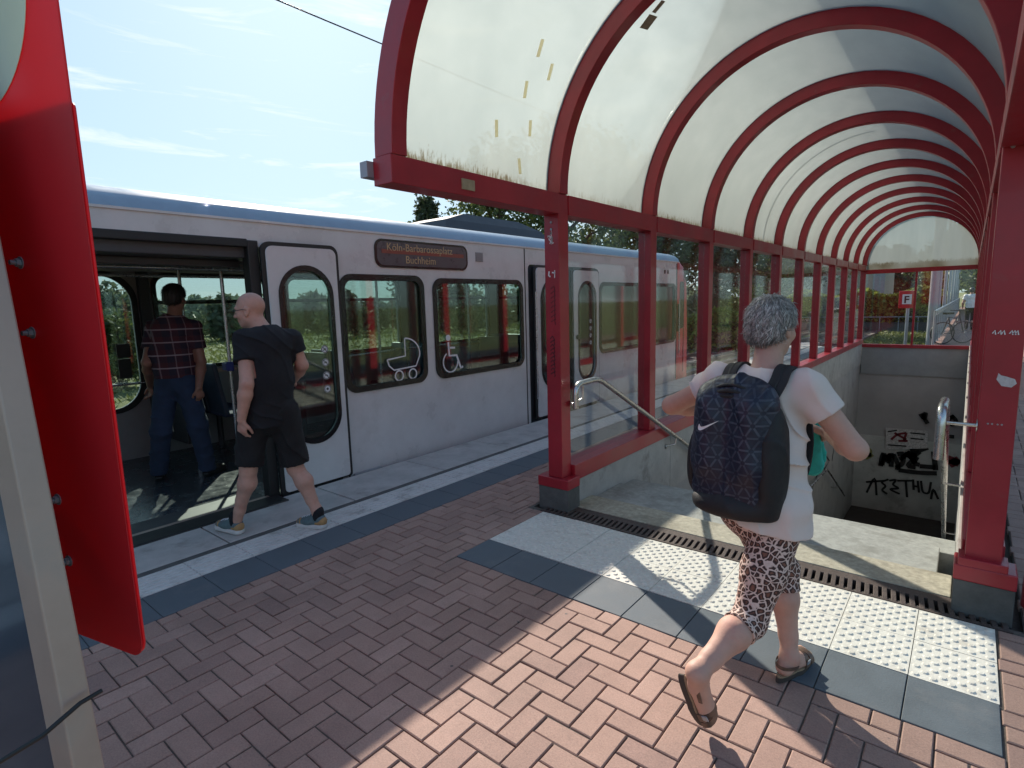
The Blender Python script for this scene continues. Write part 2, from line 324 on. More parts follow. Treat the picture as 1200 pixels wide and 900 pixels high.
def leopard():
    m, nt, b, o = new_mat('leopard print jersey'); L = nt.links.new
    tc = N(nt, 'ShaderNodeTexCoord'); ns = N(nt, 'ShaderNodeTexNoise', inp={'Scale': 22, 'Detail': 2}); L(tc.outputs['Object'], ns.inputs[0])
    mv = N(nt, 'ShaderNodeMix', data_type='VECTOR', inp={0: .025}); L(tc.outputs['Object'], mv.inputs[4]); L(ns.outputs['Color'], mv.inputs[5])
    v = N(nt, 'ShaderNodeTexVoronoi', feature='DISTANCE_TO_EDGE', inp={'Scale': 44, 'Randomness': .9}); L(mv.outputs[1], v.inputs[0])
    nf = N(nt, 'ShaderNodeTexNoise', inp={'Scale': 60, 'Detail': 3}); L(tc.outputs['Object'], nf.inputs[0])
    ad = N(nt, 'ShaderNodeMath', operation='MULTIPLY_ADD', inp={1: .22, 2: -.11}); L(nf.outputs[0], ad.inputs[0]); a2 = N(nt, 'ShaderNodeMath', operation='ADD'); L(v.outputs['Distance'], a2.inputs[0]); L(ad.outputs[0], a2.inputs[1])
    cr = N(nt, 'ShaderNodeValToRGB'); cr.color_ramp.interpolation = 'EASE'; L(a2.outputs[0], cr.inputs[0]); e = cr.color_ramp.elements
    e[0].position = .0; e[0].color = (.66, .50, .43, 1); e[1].position = .40; e[1].color = (.20, .085, .055, 1)
    for p, c in ((.075, (.60, .43, .36)), (.115, (.05, .022, .018)), (.24, (.04, .018, .015)), (.31, (.15, .06, .04))): q = e.new(p); q.color = (*c, 1)
    L(cr.outputs[0], b.inputs['Base Color']); b.inputs['Roughness'].default_value = .8
    n2 = N(nt, 'ShaderNodeTexNoise', inp={'Scale': 300}); L(tc.outputs['Object'], n2.inputs[0]); bp = N(nt, 'ShaderNodeBump', inp={'Strength': .15, 'Distance': .005}); L(n2.outputs[0], bp.inputs['Height']); L(bp.outputs[0], b.inputs['Normal'])
    return m
M['leopard'] = leopard()
def plaid():
    m, nt, b, o = new_mat('dark red plaid cotton'); L = nt.links.new
    tc = N(nt, 'ShaderNodeTexCoord'); sx = N(nt, 'ShaderNodeSeparateXYZ'); L(tc.outputs['Object'], sx.inputs[0])
    def bands(sock, per, w, off=0):
        a = N(nt, 'ShaderNodeMath', operation='MULTIPLY_ADD', inp={1: 1/per, 2: off}); L(sock, a.inputs[0]); f = N(nt, 'ShaderNodeMath', operation='FRACT'); L(a.outputs[0], f.inputs[0])
        g = N(nt, 'ShaderNodeMath', operation='LESS_THAN', inp={1: w}); L(f.outputs[0], g.inputs[0]); return g.outputs[0]
    h1 = bands(sx.outputs[2], .12, .10); h2 = bands(sx.outputs[2], .12, .45, .5); v1 = bands(sx.outputs[1], .12, .08); v2 = bands(sx.outputs[1], .12, .45, .5)
    s1 = N(nt, 'ShaderNodeMath', operation='ADD'); L(h2, s1.inputs[0]); L(v2, s1.inputs[1])
    m1 = N(nt, 'ShaderNodeMix', data_type='RGBA'); d = N(nt, 'ShaderNodeMath', operation='MULTIPLY', inp={1: .5}); L(s1.outputs[0], d.inputs[0]); L(d.outputs[0], m1.inputs[0]); m1.inputs[6].default_value = (.085, .022, .03, 1); m1.inputs[7].default_value = (.03, .022, .04, 1)
    m2 = N(nt, 'ShaderNodeMix', data_type='RGBA'); q = N(nt, 'ShaderNodeMath', operation='MULTIPLY', inp={1: .75}); L(h1, q.inputs[0]); L(q.outputs[0], m2.inputs[0]); L(m1.outputs[2], m2.inputs[6]); m2.inputs[7].default_value = (.42, .33, .36, 1)
    m3 = N(nt, 'ShaderNodeMix', data_type='RGBA'); q = N(nt, 'ShaderNodeMath', operation='MULTIPLY', inp={1: .35}); L(v1, q.inputs[0]); L(q.outputs[0], m3.inputs[0]); L(m2.outputs[2], m3.inputs[6]); m3.inputs[7].default_value = (.42, .33, .36, 1)
    L(m3.outputs[2], b.inputs['Base Color']); b.inputs['Roughness'].default_value = .9
    return m
M['plaid'] = plaid()
def pack_mat():
    m, nt, b, o = new_mat('navy pack with triangle print'); L = nt.links.new
    tc = N(nt, 'ShaderNodeTexCoord'); sx = N(nt, 'ShaderNodeSeparateXYZ'); L(tc.outputs['Object'], sx.inputs[0])
    tot = None; P_ = .046
    ux, uz = sx.outputs[0], sx.outputs[2]
    dist = []
    for k in range(3):
        w = R_(60*k+30); a = N(nt, 'ShaderNodeMath', operation='MULTIPLY', inp={1: math.cos(w)/P_}); L(ux, a.inputs[0])
        c = N(nt, 'ShaderNodeMath', operation='MULTIPLY_ADD', inp={1: math.sin(w)/P_}); L(uz, c.inputs[0]); L(a.outputs[0], c.inputs[2])
        f = N(nt, 'ShaderNodeMath', operation='PINGPONG', inp={1: .5}); L(c.outputs[0], f.inputs[0])
        g = N(nt, 'ShaderNodeMath', operation='LESS_THAN', inp={1: .075}); L(f.outputs[0], g.inputs[0])
        far = N(nt, 'ShaderNodeMath', operation='GREATER_THAN', inp={1: .075}); L(f.outputs[0], far.inputs[0]); dist.append((g, f))
    # a stroke shows only away from the nodes where three strokes meet
    mx = N(nt, 'ShaderNodeMath', operation='MAXIMUM'); L(dist[0][0].outputs[0], mx.inputs[0]); L(dist[1][0].outputs[0], mx.inputs[1]); m2 = N(nt, 'ShaderNodeMath', operation='MAXIMUM'); L(mx.outputs[0], m2.inputs[0]); L(dist[2][0].outputs[0], m2.inputs[1])
    su = N(nt, 'ShaderNodeMath', operation='MAXIMUM'); L(dist[0][1].outputs[0], su.inputs[0]); L(dist[1][1].outputs[0], su.inputs[1]); s2 = N(nt, 'ShaderNodeMath', operation='MAXIMUM'); L(su.outputs[0], s2.inputs[0]); L(dist[2][1].outputs[0], s2.inputs[1])
    gt = N(nt, 'ShaderNodeMath', operation='GREATER_THAN', inp={1: .17}); L(s2.outputs[0], gt.inputs[0])
    pr = N(nt, 'ShaderNodeMath', operation='MULTIPLY'); L(m2.outputs[0], pr.inputs[0]); L(gt.outputs[0], pr.inputs[1])
    ns = N(nt, 'ShaderNodeTexNoise', inp={'Scale': 9, 'Detail': 2}); L(tc.outputs['Object'], ns.inputs[0]); nr = N(nt, 'ShaderNodeMapRange', inp={1: .35, 2: .6, 3: .35, 4: 1}); L(ns.outputs[0], nr.inputs[0])
    p2 = N(nt, 'ShaderNodeMath', operation='MULTIPLY'); L(pr.outputs[0], p2.inputs[0]); L(nr.outputs[0], p2.inputs[1])
    c = N(nt, 'ShaderNodeMix', data_type='RGBA'); L(p2.outputs[0], c.inputs[0]); c.inputs[6].default_value = (.004, .007, .024, 1); c.inputs[7].default_value = (.05, .06, .085, 1)
    L(c.outputs[2], b.inputs['Base Color']); b.inputs['Roughness'].default_value = .5
    n2 = N(nt, 'ShaderNodeTexNoise', inp={'Scale': 14, 'Detail': 4}); L(tc.outputs['Object'], n2.inputs[0]); bp = N(nt, 'ShaderNodeBump', inp={'Strength': .5, 'Distance': .02}); L(n2.outputs[0], bp.inputs['Height']); L(bp.outputs[0], b.inputs['Normal'])
    return m
M['pack'] = pack_mat()
def ground_mat(name, cols, sc):
    m, nt, b, o = new_mat(name); L = nt.links.new; tc = N(nt, 'ShaderNodeTexCoord')
    n = N(nt, 'ShaderNodeTexNoise', inp={'Scale': sc, 'Detail': 8, 'Roughness': .7}); L(tc.outputs['Object'], n.inputs[0])
    n2 = N(nt, 'ShaderNodeTexNoise', inp={'Scale': sc*14, 'Detail': 6, 'Roughness': .8}); L(tc.outputs['Object'], n2.inputs[0])
    mm = N(nt, 'ShaderNodeMix', data_type='FLOAT', inp={0: .4}); L(n.outputs[0], mm.inputs[2]); L(n2.outputs[0], mm.inputs[3])
    cr = N(nt, 'ShaderNodeValToRGB'); L(mm.outputs[0], cr.inputs[0]); e = cr.color_ramp.elements; e[0].position = .35; e[1].position = .65; e[0].color = (*cols[0], 1); e[1].color = (*cols[2], 1); x = e.new(.5); x.color = (*cols[1], 1)
    L(cr.outputs[0], b.inputs['Base Color']); b.inputs['Roughness'].default_value = .95
    bp = N(nt, 'ShaderNodeBump', inp={'Strength': .8, 'Distance': .1}); L(n2.outputs[0], bp.inputs['Height']); L(bp.outputs[0], b.inputs['Normal'])
    return m
M['grass'] = ground_mat('meadow grass', ((.07, .09, .025), (.16, .17, .055), (.27, .25, .10)), .25)
# ================================================================ SETTING: platform, paving, terrain
SX0, SX1, SY0, SY1 = -2.35, .03, 3.87, 18.7          # stairwell opening
PZ = -.95                                            # ground outside the platform
# ground: one sheet, with the platform and stairwell footprint left open
g = MB(); B = 1500
xs = [-B, -4.5, 4.2, B]; ys = [-B, -12, 20, B]
nx = [-B, -300, -80, -30, -12, -4.5, -.8, 4.2, 12, 30, 80, 300, B]; ny = [-B, -300, -80, -30, -12, 0, 10, 20, 30, 50, 80, 120, 300, B]
idx = {}
for i, x in enumerate(nx):
    for j, y in enumerate(ny): idx[i, j] = len(g.v); g.v.append((x, y, PZ))
for i in range(len(nx)-1):
    for j in range(len(ny)-1):
        if nx[i] >= -4.5 and nx[i+1] <= 4.2 and ny[j] >= -12 and ny[j+1] <= 20: continue
        g.f.append((idx[i, j], idx[i+1, j], idx[i+1, j+1], idx[i, j+1])); g.c.append(0)
struct(g.build('ground', M['grass']))
# track bed and rails
for cx, nm in ((-5.93, 'railway_track'), (-9.6, 'railway_track')):
    m = MB(); m.box(cx-1.5, cx+1.4, -60, 200, PZ+.004, PZ+.12); struct(m.build('track_ballast', M['ballast']))
    m = MB()
    for k in range(90): y = -30+k*.65*2; m.box(cx-1.25, cx+1.25, y, y+.24, PZ+.06, PZ+.17)
    struct(m.build('track_sleepers', M['sleeper']))
    m = MB()
    for s in (-1, 1): m.box(cx+s*.72-.035, cx+s*.72+.035, -60, 200, PZ+.17, PZ+.31)
    struct(m.build('track_rails', M['rail']))
# platform body (solid blocks round the stairwell), 30 mm below the finished surface
m = MB(); zt = -.055
m.box(-4.40, SX0-.12, -12, 20, PZ-.1, zt); m.box(SX1+.12, 4.2, -12, 20, PZ-.1, zt); m.box(SX0-.12, SX1+.12, -12, 3.36, PZ-.1, zt); m.box(SX0-.12, SX1+.12, SY1+.15, 20, PZ-.1, zt)
m.box(-.85, 4.2, 20, 75, PZ-.1, zt)
struct(m.build('platform', M['joint']))
# herringbone pavers as real bricks
S = .0985
def in_zone(x, y):
    if x < -3.22 or x > 4.15 or y < -2.0 or y > 19.9: return False
    if x > -2.48 and x < .195 and y > 2.385 and y < 3.55: return False
    if x > -2.58 and x < .27 and y > 3.36 and y < 18.95: return False
    if x < .25 and x > -2.5 and y >= 3.36 and y < 3.6: return False
    return True
b = MB(); gp = .0045; bz = .0
def brick(x0, x1, y0, y1):
    cx, cy = (x0+x1)/2, (y0+y1)/2
    if y0 > 11.5 or (cx > 1.6 and cy > -9 and cx > .3 and cy > 12): return
    # clip to zone rectangle by testing corners, trim bricks to the borders
    X0, X1, Y0, Y1 = max(x0, -3.22), min(x1, 4.15), y0, y1
    if X1-X0 < .02: return
    z = [(.5, .5)]
    # tactile field
    def cut(X0, X1, Y0, Y1, a0, a1, b0, b1):
        if X1 <= a0+.002 or X0 >= a1-.002 or Y1 <= b0+.002 or Y0 >= b1-.002: return [(X0, X1, Y0, Y1)]
        out = []
        if X0 < a0: out.append((X0, a0, Y0, Y1))
        if X1 > a1: out.append((a1, X1, Y0, Y1))
        xa, xb = max(X0, a0), min(X1, a1)
        if Y0 < b0: out.append((xa, xb, Y0, b0))
        if Y1 > b1: out.append((xa, xb, b1, Y1))
        return out
    rects = [(X0, X1, Y0, Y1)]
    for z_ in ((-2.465, .195, 2.388, 3.345), (-2.62, .30, 3.345, 3.61), (-2.60, .29, 3.60, 19)):
        rects = [q for r in rects for q in cut(*r, *z_)]
    tone = min(1, max(0, random.gauss(.5, .12))); dz = random.gauss(0, .0011); tx = random.gauss(0, .0011); ty = random.gauss(0, .0011)
    for (X0, X1, Y0, Y1) in rects:
        if X1-X0 < .018 or Y1-Y0 < .018: continue
        a0, a1, b0, b1 = X0+gp/2+random.uniform(0, .0012), X1-gp/2-random.uniform(0, .0012), Y0+gp/2+random.uniform(0, .0012), Y1-gp/2-random.uniform(0, .0012); e = .004
        def zz(x, y): return bz+dz+tx*(x-cx)/.1+ty*(y-cy)/.1
        lo = [(a0, b0), (a1, b0), (a1, b1), (a0, b1)]; hi = [(a0+e, b0+e), (a1-e, b0+e), (a1-e, b1-e), (a0+e, b1-e)]
        vs = [(x, y, bz-.03) for x, y in lo]+[(x, y, zz(x, y)-.0035) for x, y in lo]+[(x, y, zz(x, y)) for x, y in hi]
        fs = [(0, 1, 5, 4), (1, 2, 6, 5), (2, 3, 7, 6), (3, 0, 4, 7), (4, 5, 9, 8), (5, 6, 10, 9), (6, 7, 11, 10), (7, 4, 8, 11), (8, 9, 10, 11)]
        b.add(vs, fs, tone)
# 90 degree herringbone: rows shift by one unit
for j in range(-25, 120):
    for i in range(-40, 50):
        k = (i+j+2) % 4
        x, y = -3.2445+i*S, .614+j*S
        if k == 0: brick(x, x+2*S, y, y+S)
        elif k == 2:
            brick(x, x+S, y, y+2*S)
struct(b.build('brick_paving', M['brick'], attr='tone'))
m = MB(); m.box(-3.22, -2.56, 11.4, 19.95, -.055, -.012); m.box(.225, 4.15, 11.4, 19.95, -.055, -.012); m.box(-2.56, .225, 18.96, 19.95, -.055, -.012); m.box(-.85, 4.15, 19.95, 74, -.055, -.002)
struct(m.build('far_paving', mat('far pavers', (.27, .15, .12), .85, var=.25, scale=9, bump=.3, bscale=20)))
# sand bed seen in the joints
m = MB(); m.box(-3.6, 4.15, -11.9, 3.4, -.05, -.0075); m.box(-3.6, -2.6, 3.4, 11, -.05, -.0075); m.box(.3, 4.15, 3.4, 11, -.05, -.0075)
struct(m.build('paving_bed', M['joint']))
# slate grey tiles
m = MB(); mw = MB(); TX = .2955
for k in range(9):
    x0 = -2.465+k*TX
    z = random.gauss(0, .0008)
    m.box(x0+.002, x0+TX-.002, 2.39, 2.706, -.04, z)
    for r in range(2):
        y0 = 2.710+r*.3165; z = random.gauss(0, .0008)
        mw.box(x0+.0015, x0+TX-.0015, y0+.0015, y0+.3150, -.04, z)
        for i in range(9):
            for j in range(9):
                if (i+j) % 2: continue
                mw.dome(x0+.024+i*.0309, y0+.028+j*.0325, z, .0160, .0052, 10)
o = struct(m.build('grey_paving', M['tile_grey'])); bevel(o, .002, 1)
struct(mw.build('tactile_paving', M['tile_white']))
# platform edge: grey band, ribbed white tiles, dark joint, concrete slabs
m = MB(); mr = MB(); y = -2.0-.001
k0 = -2.31
for k in range(70):
    y0 = k0+k*.3255
    if y0 > 19.6: break
    z = random.gauss(0, .0007)
    m.box(-3.545, -3.222, y0+.0015, y0+.324, -.04, z)
    mr.box(-3.835, -3.55, y0+.0015, y0+.324, -.04, z)
    for r in range(6): xr = -3.825+r*.047; mr.box(xr, xr+.028, y0+.004, y0+.3215, z, z+.0045)
bevel(struct(m.build('grey_paving', M['tile_grey'])), .002, 1)
mm_ = mat('white ribbed paver', (.62, .61, .58), .8, var=.12, scale=20, bump=.2, bscale=90, dirt=((.22, .2, .18), .6, 5, .53))
struct(mr.build('tactile_paving', mm_))
m = MB(); m.box(-3.905, -3.838, -12, 20, -.04, -.003); struct(m.build('joint_strip', M['plinth']))
m = MB()
for k in range(32):
    y0 = -11.9+k*1.0385; z = random.gauss(0, .001)
    m.box(-4.50, -3.91, y0+.006, y0+1.0325, -.16, z)
bevel(struct(m.build('platform_edge_slabs', M['conc_slab'])), .005, 2)
m = MB(); m.box(-4.44, -4.40, -12, 20, PZ, -.16); struct(m.build('platform_edge_wall', M['plinth']))
# steps
m = MB(); m.box(-2.35, .02, 3.575, 3.868, -.25, .004); bevel(struct(m.build('step_slab', M['stone'])), .004)
m = MB(); m.box(-2.35, -.05, 3.872, 4.36, -.3, -.028); m.box(-2.35, .03, 4.36, 4.62, -.3, -.06); bevel(struct(m.build('step_slab', M['stone_grey'])), .004)
m = MB(); y, z = 4.62, -.06
nst = 19
for k in range(nst): z -= .166; m.box(-2.38, .03, y, y+.31, z-.25, z); y += .31
m.box(-2.38, .03, y, y+2.2, z-.25, z-.004); y += 2.2
while z > -4.55: z -= .166; m.box(-2.38, .03, y, y+.31, z-.25, z); y += .31
struct(m.build('stairs', M['stone_grey']))
m = MB(); m.box(-2.38, 6.0, 13.0, 18.75, -4.78, -4.64); struct(m.build('underpass_floor', mat('wet dark underpass floor', (.05, .038, .034), .5, var=.3)))  # floor in a very dark brown
m = MB(); m.box(.25, 6.0, 14, 18.7, -2.3, -2.2); struct(m.build('underpass_ceiling', M['conc_dark']))

# stairwell walls
w = empty('stairwell_wall', (-2.45, 11, 0), 'concrete stairwell wall under the train side glazing of the red canopy', 'wall')
m = MB(); ys = [3.57]+[3.57+1.89*k for k in range(1, 8)]+[18.7]
for a, c in zip(ys[:-1], ys[1:]): m.box(-2.55, -2.35, a+.003, c-.003, -.40, .20)
bevel(m.build('coping', M['conc'], w), .005)
m = MB(); m.box(-2.6, -2.375, 3.57, 18.9, -4.8, -.402); m.build('wall_panel', M['conc_dark'], w)
w2 = empty('stairwell_wall', (.13, 11, 0), 'sunlit narrow concrete wall below the right red posts, beside the steel handrail', 'wall')
m = MB()
for a, c in zip(ys[:-1], ys[1:]): m.box(.03, .22, a+.003, c-.003, -.40, .20)
bevel(m.build('coping', M['conc'], w2), .005)
m = MB(); m.box(.05, .25, 3.57, 14.0, -4.8, -.402); m.box(.05, .25, 14, 18.7, -2.3, -.402); m.build('wall_panel', M['conc_dark'], w2)
w3 = empty('stairwell_wall', (-1.16, 18.8, 0), 'grey end wall at the foot of the stairs covered in black graffiti', 'wall')
m = MB(); m.box(-2.35, .05, 18.7, 18.95, -.66, .10); bevel(m.build('coping', mat('end coping', (.30, .31, .32), .85, var=.15, scale=3), w3), .004)
m = MB(); m.box(-2.38, 6.0, 18.74, 18.95, -4.8, -.662); m.build('wall_panel', mat('end wall upper concrete', (.40, .385, .385), .9, var=.12, scale=1.4, bump=.2), w3)
m = MB(); m.box(-2.374, 6.0, 18.72, 18.7395, -4.64, -2.45); m.build('lower_panel', mat('painted lower wall', (.52, .52, .50), .8, var=.2, scale=1.6, dirt=((.2, .18, .17), .5, 2, .55)), w3)
# graffiti: strokes on the end wall, given as pixel-like polylines on the wall plane
def wallpt(u, v, y=18.70): return at_y(u, v, y)
def strokes(name, pls, wid, mt, parent, y=18.70):
    m = MB()
    for pl in pls:
        P = []
        for i in range(len(pl)-1):
            a, c = np.array(pl[i], float), np.array(pl[i+1], float)
            for t in np.linspace(0, 1, 5)[:-1]: P.append(a*(1-t)+c*t)
        P.append(np.array(pl[-1], float))
        for _ in range(2): P = [P[0]]+[(P[i-1]+2*P[i]+P[i+1])/4 for i in range(1, len(P)-1)]+[P[-1]]
        m.sweep([wallpt(p[0], p[1], y) for p in P], (0, -1, 0), wid, .004)
    return m.build(name, mt, parent)
def zc(x, y): return (1000+x/6.43, 470+y/6.43)
A = lambda *p: [zc(*q) for q in p]
strokes('graffiti', [A((100, 690), (165, 555), (175, 710)), A((95, 610), (235, 600)), A((265, 590), (205, 610), (250, 640), (210, 670), (255, 700)), A((270, 600), (330, 590), (290, 630), (355, 660), (260, 660), (350, 700)), A((330, 600), (445, 600)), A((395, 600), (405, 725)), A((450, 590), (455, 670)), A((455, 640), (490, 645)), A((485, 600), (495, 690)), A((510, 600), (520, 690), (570, 700), (585, 610)), A((585, 740), (600, 650), (640, 740))], .028, M['spray_black'], w3)
strokes('graffiti', [A((205, 490), (225, 380), (255, 450), (290, 380), (285, 495)), A((300, 400), (340, 480), (330, 520)), A((330, 400), (385, 390), (370, 480), (320, 500)), A((400, 400), (440, 430), (500, 380)), A((440, 340), (470, 430), (400, 490), (470, 500)), A((420, 360), (455, 345), (480, 380), (560, 350)), A((500, 490), (620, 500)), A((605, 380), (620, 520)), A((340, 520), (480, 540), (630, 545)), A((480, 420), (450, 470), (500, 480)), A((215, 480), (240, 400), (262, 470), (275, 400)), A((350, 440), (440, 370), (460, 470)), A((400, 380), (470, 470))], .06, M['spray_black'], w3, 18.695)
strokes('graffiti', [A((505, 95), (535, 140), (550, 85), (520, 110), (560, 170)), A((680, 80), (685, 170)), A((760, 110), (710, 140), (740, 185), (780, 150), (740, 110)), A((710, 265), (760, 270))], .05, M['spray_black'], w3, 18.69)
m = MB(); c = [wallpt(*zc(*q), 18.70) for q in ((245, 200), (560, 225), (560, 355), (245, 365))]; c += [p+np.array([0, -.02, 0]) for p in c]
m.add(c, [(0, 1, 2, 3), (4, 5, 6, 7), (0, 1, 5, 4), (1, 2, 6, 5), (2, 3, 7, 6), (3, 0, 4, 7)]); m.build('notice_board', mat('scribbled board', (.55, .53, .53), .7, var=.5, scale=30), w3)
strokes('graffiti', [A((285, 290), (330, 250), (400, 240)), A((310, 240), (400, 290)), A((340, 300), (410, 300)), A((400, 240), (380, 300))], .03, M['spray_red'], w3, 18.67)
strokes('graffiti', [A((260, 230), (330, 220)), A((430, 240), (540, 250)), A((430, 280), (530, 290)), A((260, 330), (400, 340))], .018, M['spray_black'], w3, 18.672)
strokes('graffiti', [A((90, 380), (110, 360), (130, 380), (100, 410), (150, 400), (90, 430))], .06, M['spray_yellow'], w3)
strokes('graffiti', [A((700, 430), (800, 470)), A((720, 480), (800, 440))], .10, M['spray_red'], w3)
# graffiti on the left wall
def lw(u, v): return at_x(u, v, -2.372)
m = MB()
for pl in (((944, 500), (946, 520), (950, 505), (955, 525)), ((952, 498), (960, 512), (955, 520)), ((962, 535), (966, 550), (972, 540), (966, 532)), ((972, 500), (978, 520), (975, 540)), ((956, 560), (962, 548))):
    m.sweep([lw(*p) for p in pl], (1, 0, 0), .03, .003)
m.build('graffiti', M['spray_black'], w)

# drain grating
m = MB(); dg = empty('drain_grate', (-1.13, 3.44, 0), 'long rusty slotted drain grating between the tactile tiles and the top step', 'drain')
m.box(-2.5, .26, 3.352, 3.362, -.05, .001); m.box(-2.5, .26, 3.508, 3.572, -.05, -.001)
m.build('frame', M['iron'], dg)
m = MB(); x = -2.495
while x < .245: m.obox((x+.011, 3.435, -.010), (.0115, .002, 0), (-.008, .074, 0), (0, 0, .011)); x += .0405
m.box(-2.5, .26, 3.362, 3.372, -.03, 0); m.box(-2.5, .26, 3.498, 3.508, -.03, 0)
bevel(m.build('bars', M['iron'], dg), .002, 1)
m = MB(); m.box(-2.5, .26, 3.35, 3.57, -.12, -.05); m.build('channel', M['black_rubber'], dg)

# ================================================================ the red canopy over the stairs
YN = [2.0+1.52*k for k in range(12)]
XC, ZC, RO, RI = -1.145, 2.38, 1.35, 1.205
can = empty('stair_canopy', (XC, 10, 0), 'long red steel tunnel canopy with milky arched roof over the stairwell', 'canopy')
def arch(y0, y1, ro, ri, a0=0, a1=180, n=48, side=None):
    m = MB(); vs = []; fs = []
    for k in range(n+1):
        w = R_(a0+(a1-a0)*k/n); c, s = -math.cos(w), math.sin(w)
        vs += [(XC+ri*c, y0, ZC+ri*s), (XC+ro*c, y0, ZC+ro*s), (XC+ro*c, y1, ZC+ro*s), (XC+ri*c, y1, ZC+ri*s)]
    for k in range(n):
        for q in range(4): fs.append((k*4+q, k*4+(q+1) % 4, k*4+4+(q+1) % 4, k*4+4+q))
    fs += [(0, 1, 2, 3), tuple(n*4+q for q in (3, 2, 1, 0))]
    return m.add(vs, fs)
HD = .05
for i, y in enumerate(YN):
    o = arch(y-HD, y+HD, RO, RI).build('arch', M['red'], can, smooth=R_(35))
    bevel(o, .003, 1)
    if i > 0:
        for xl, xr in ((-2.49, -2.36), (.06, .20)):
            m = MB(); m.box(xl, xr, y-.062, y+.062, .333 if i > 1 else .25, ZC-.002)
            bevel(m.build('post', M['red'], can), .004)
    if i < 11:
        o = arch(y+HD, YN[i+1]-HD, RO-.028, RO-.032, -2.2, 182.2, 42).build('roof_sheet', M['poly'], can, smooth=R_(35))
m = MB(); pass
for sgn, xa, xb in ((0, -2.50, -2.352), (1, .052, .215)):
    for i in range(11):
        m = MB(); m.box(xa, xb, YN[i]+(HD if i == 0 else .064)-(.11 if i == 0 else 0), YN[i+1]-.064, 2.235, 2.377)
        bevel(m.build('eaves_rail', M['red'], can), .003)
m = MB(); m.box(-2.56, -2.50, 1.90, 2.02, 2.28, 2.36); m.build('gutter_end', M['galv'], can)
# base sills
for xa, xb in ((-2.50, -2.325), (.045, .215)):
    m = MB(); m.box(xa, xb, 3.585, 18.7, .203, .332); bevel(m.build('sill', M['red'], can), .005)
for i in range(1, 11):
    for xg in (-2.425, .13):
        m = MB(); m.box(xg-.003, xg+.003, YN[i]+.063, YN[i+1]-.063, .333, 2.234); m.build('side_glass', M['glass'], can)
# first posts: red foot caps and plinths
for xa, xb in ((-2.575, -2.29), (.02, .262)):
    m = MB(); m.box(xa, xb, 3.43, 3.60, .17, .25); bevel(m.build('foot_cap', M['red'], can), .006)
    m = MB(); m.box(xa+.004, xb-.004, 3.436, 3.60, -.02, .1695); bevel(m.build('plinth', M['plinth'], can), .004)
m = MB(); m.box(.035, .225, 3.426, 3.55, .25, .29); bevel(m.build('base_plate', M['red'], can), .003)
# end gable
ye = YN[11]
m = MB(); m.box(-2.36, .06, ye-.05, ye+.05, 2.15, 2.26); m.build('gable_rail', M['red'], can)
m = MB(); m.box(-2.36, .06, ye-.06, ye+.05, .10, .19); m.build('gable_sill', M['red'], can)
m = MB(); m.box(-1.22, -1.17, ye-.035, ye+.03, .19, 2.15); m.build('mullion', M['red'], can)
m = MB(); m.box(-2.36, -1.222, ye-.003, ye+.003, .19, 2.15); m.build('gable_glass', M['glass'], can)
m = MB(); m.box(-1.168, .06, ye-.003, ye+.003, .19, 2.15); m.build('gable_glass', M['glass'], can)
half = [(XC+1.2*math.cos(R_(a)), ZC+1.2*math.sin(R_(a))) for a in range(0, 181, 6)]
o = plate('gable_sheet', half+[(XC-1.2, 2.262), (XC+1.2, 2.262)], [], .006, lambda x, y, z: Vector((x, ye+.02+z, y)), M['poly'], can)
# bolts, stickers and scribbles on the first posts
for (x, z) in ((.095, 2.27), (.095, 2.235), (-2.425, 2.18), (-2.425, 2.13)): m = MB(); m.disc((x, 3.458, z), (0, -1, 0), .009, .006, 8); m.build('bolt', M['galv'], can)
for x in (.10, .115, .135, .15): m = MB(); m.disc((x, 3.458, .97), (0, -1, 0), .004, .002, 8); m.build('rivet', M['galv'], can)
def quadpatch(pts, n, t, name, mt, parent):
    m = MB(); P = [np.array(p, float) for p in pts]; Q = [p+np.array(n)*t for p in P]; k = len(P)
    m.add(P+Q, [tuple(range(k)), tuple(range(2*k-1, k-1, -1))]+[(i, (i+1) % k, k+(i+1) % k, k+i) for i in range(k)]); return m.build(name, mt, parent)
yf = 3.457
st = quadpatch([(.078, yf, 2.43), (.155, yf, 2.45), (.155, yf, 2.52), (.078, yf, 2.50)], (0, -1, 0), .001, 'sticker', M['white_vinyl'], can)
m = MB()
for k in range(5): m.sweep([(.092+k*.012, yf-.0015, 2.465+.01*(k % 2)), (.098+k*.012, yf-.0015, 2.49)], (0, -1, 0), .0025, .001)
m.build('sticker_print', M['blue_ink'], can)
quadpatch([(.115, yf, 1.185), (.135, yf, 1.155), (.17, yf, 1.15), (.188, yf, 1.17), (.180, yf, 1.19), (.15, yf, 1.20), (.13, yf, 1.205), (.12, yf, 1.215)], (0, -1, 0), .001, 'sticker', mat('torn paper sticker', (.55, .52, .52), .8, var=.2, scale=60), can)
m = MB()
for x0 in (.085, .105, .118, .145, .155, .165): m.sweep([(x0, yf, 1.40), (x0+.008, yf, 1.415), (x0+.012, yf, 1.395)], (0, -1, 0), .0025, .001)
m.build_each('scribble', M['white_vinyl'], can)
yl = 3.457
m = MB(); rs = random.Random(3)
for k in range(14):
    x, z = -2.455+rs.random()*.04, 2.03+rs.random()*.07; m.sweep([(x, yl, z), (x+rs.uniform(-.015, .015), yl, z+rs.uniform(-.02, .02)), (x+rs.uniform(-.015, .015), yl, z+rs.uniform(-.02, .02))], (0, -1, 0), .004, .001)
m.sweep([(-2.45, yl, 1.83), (-2.455, yl, 1.80), (-2.44, yl, 1.79)], (0, -1, 0), .006, .001)
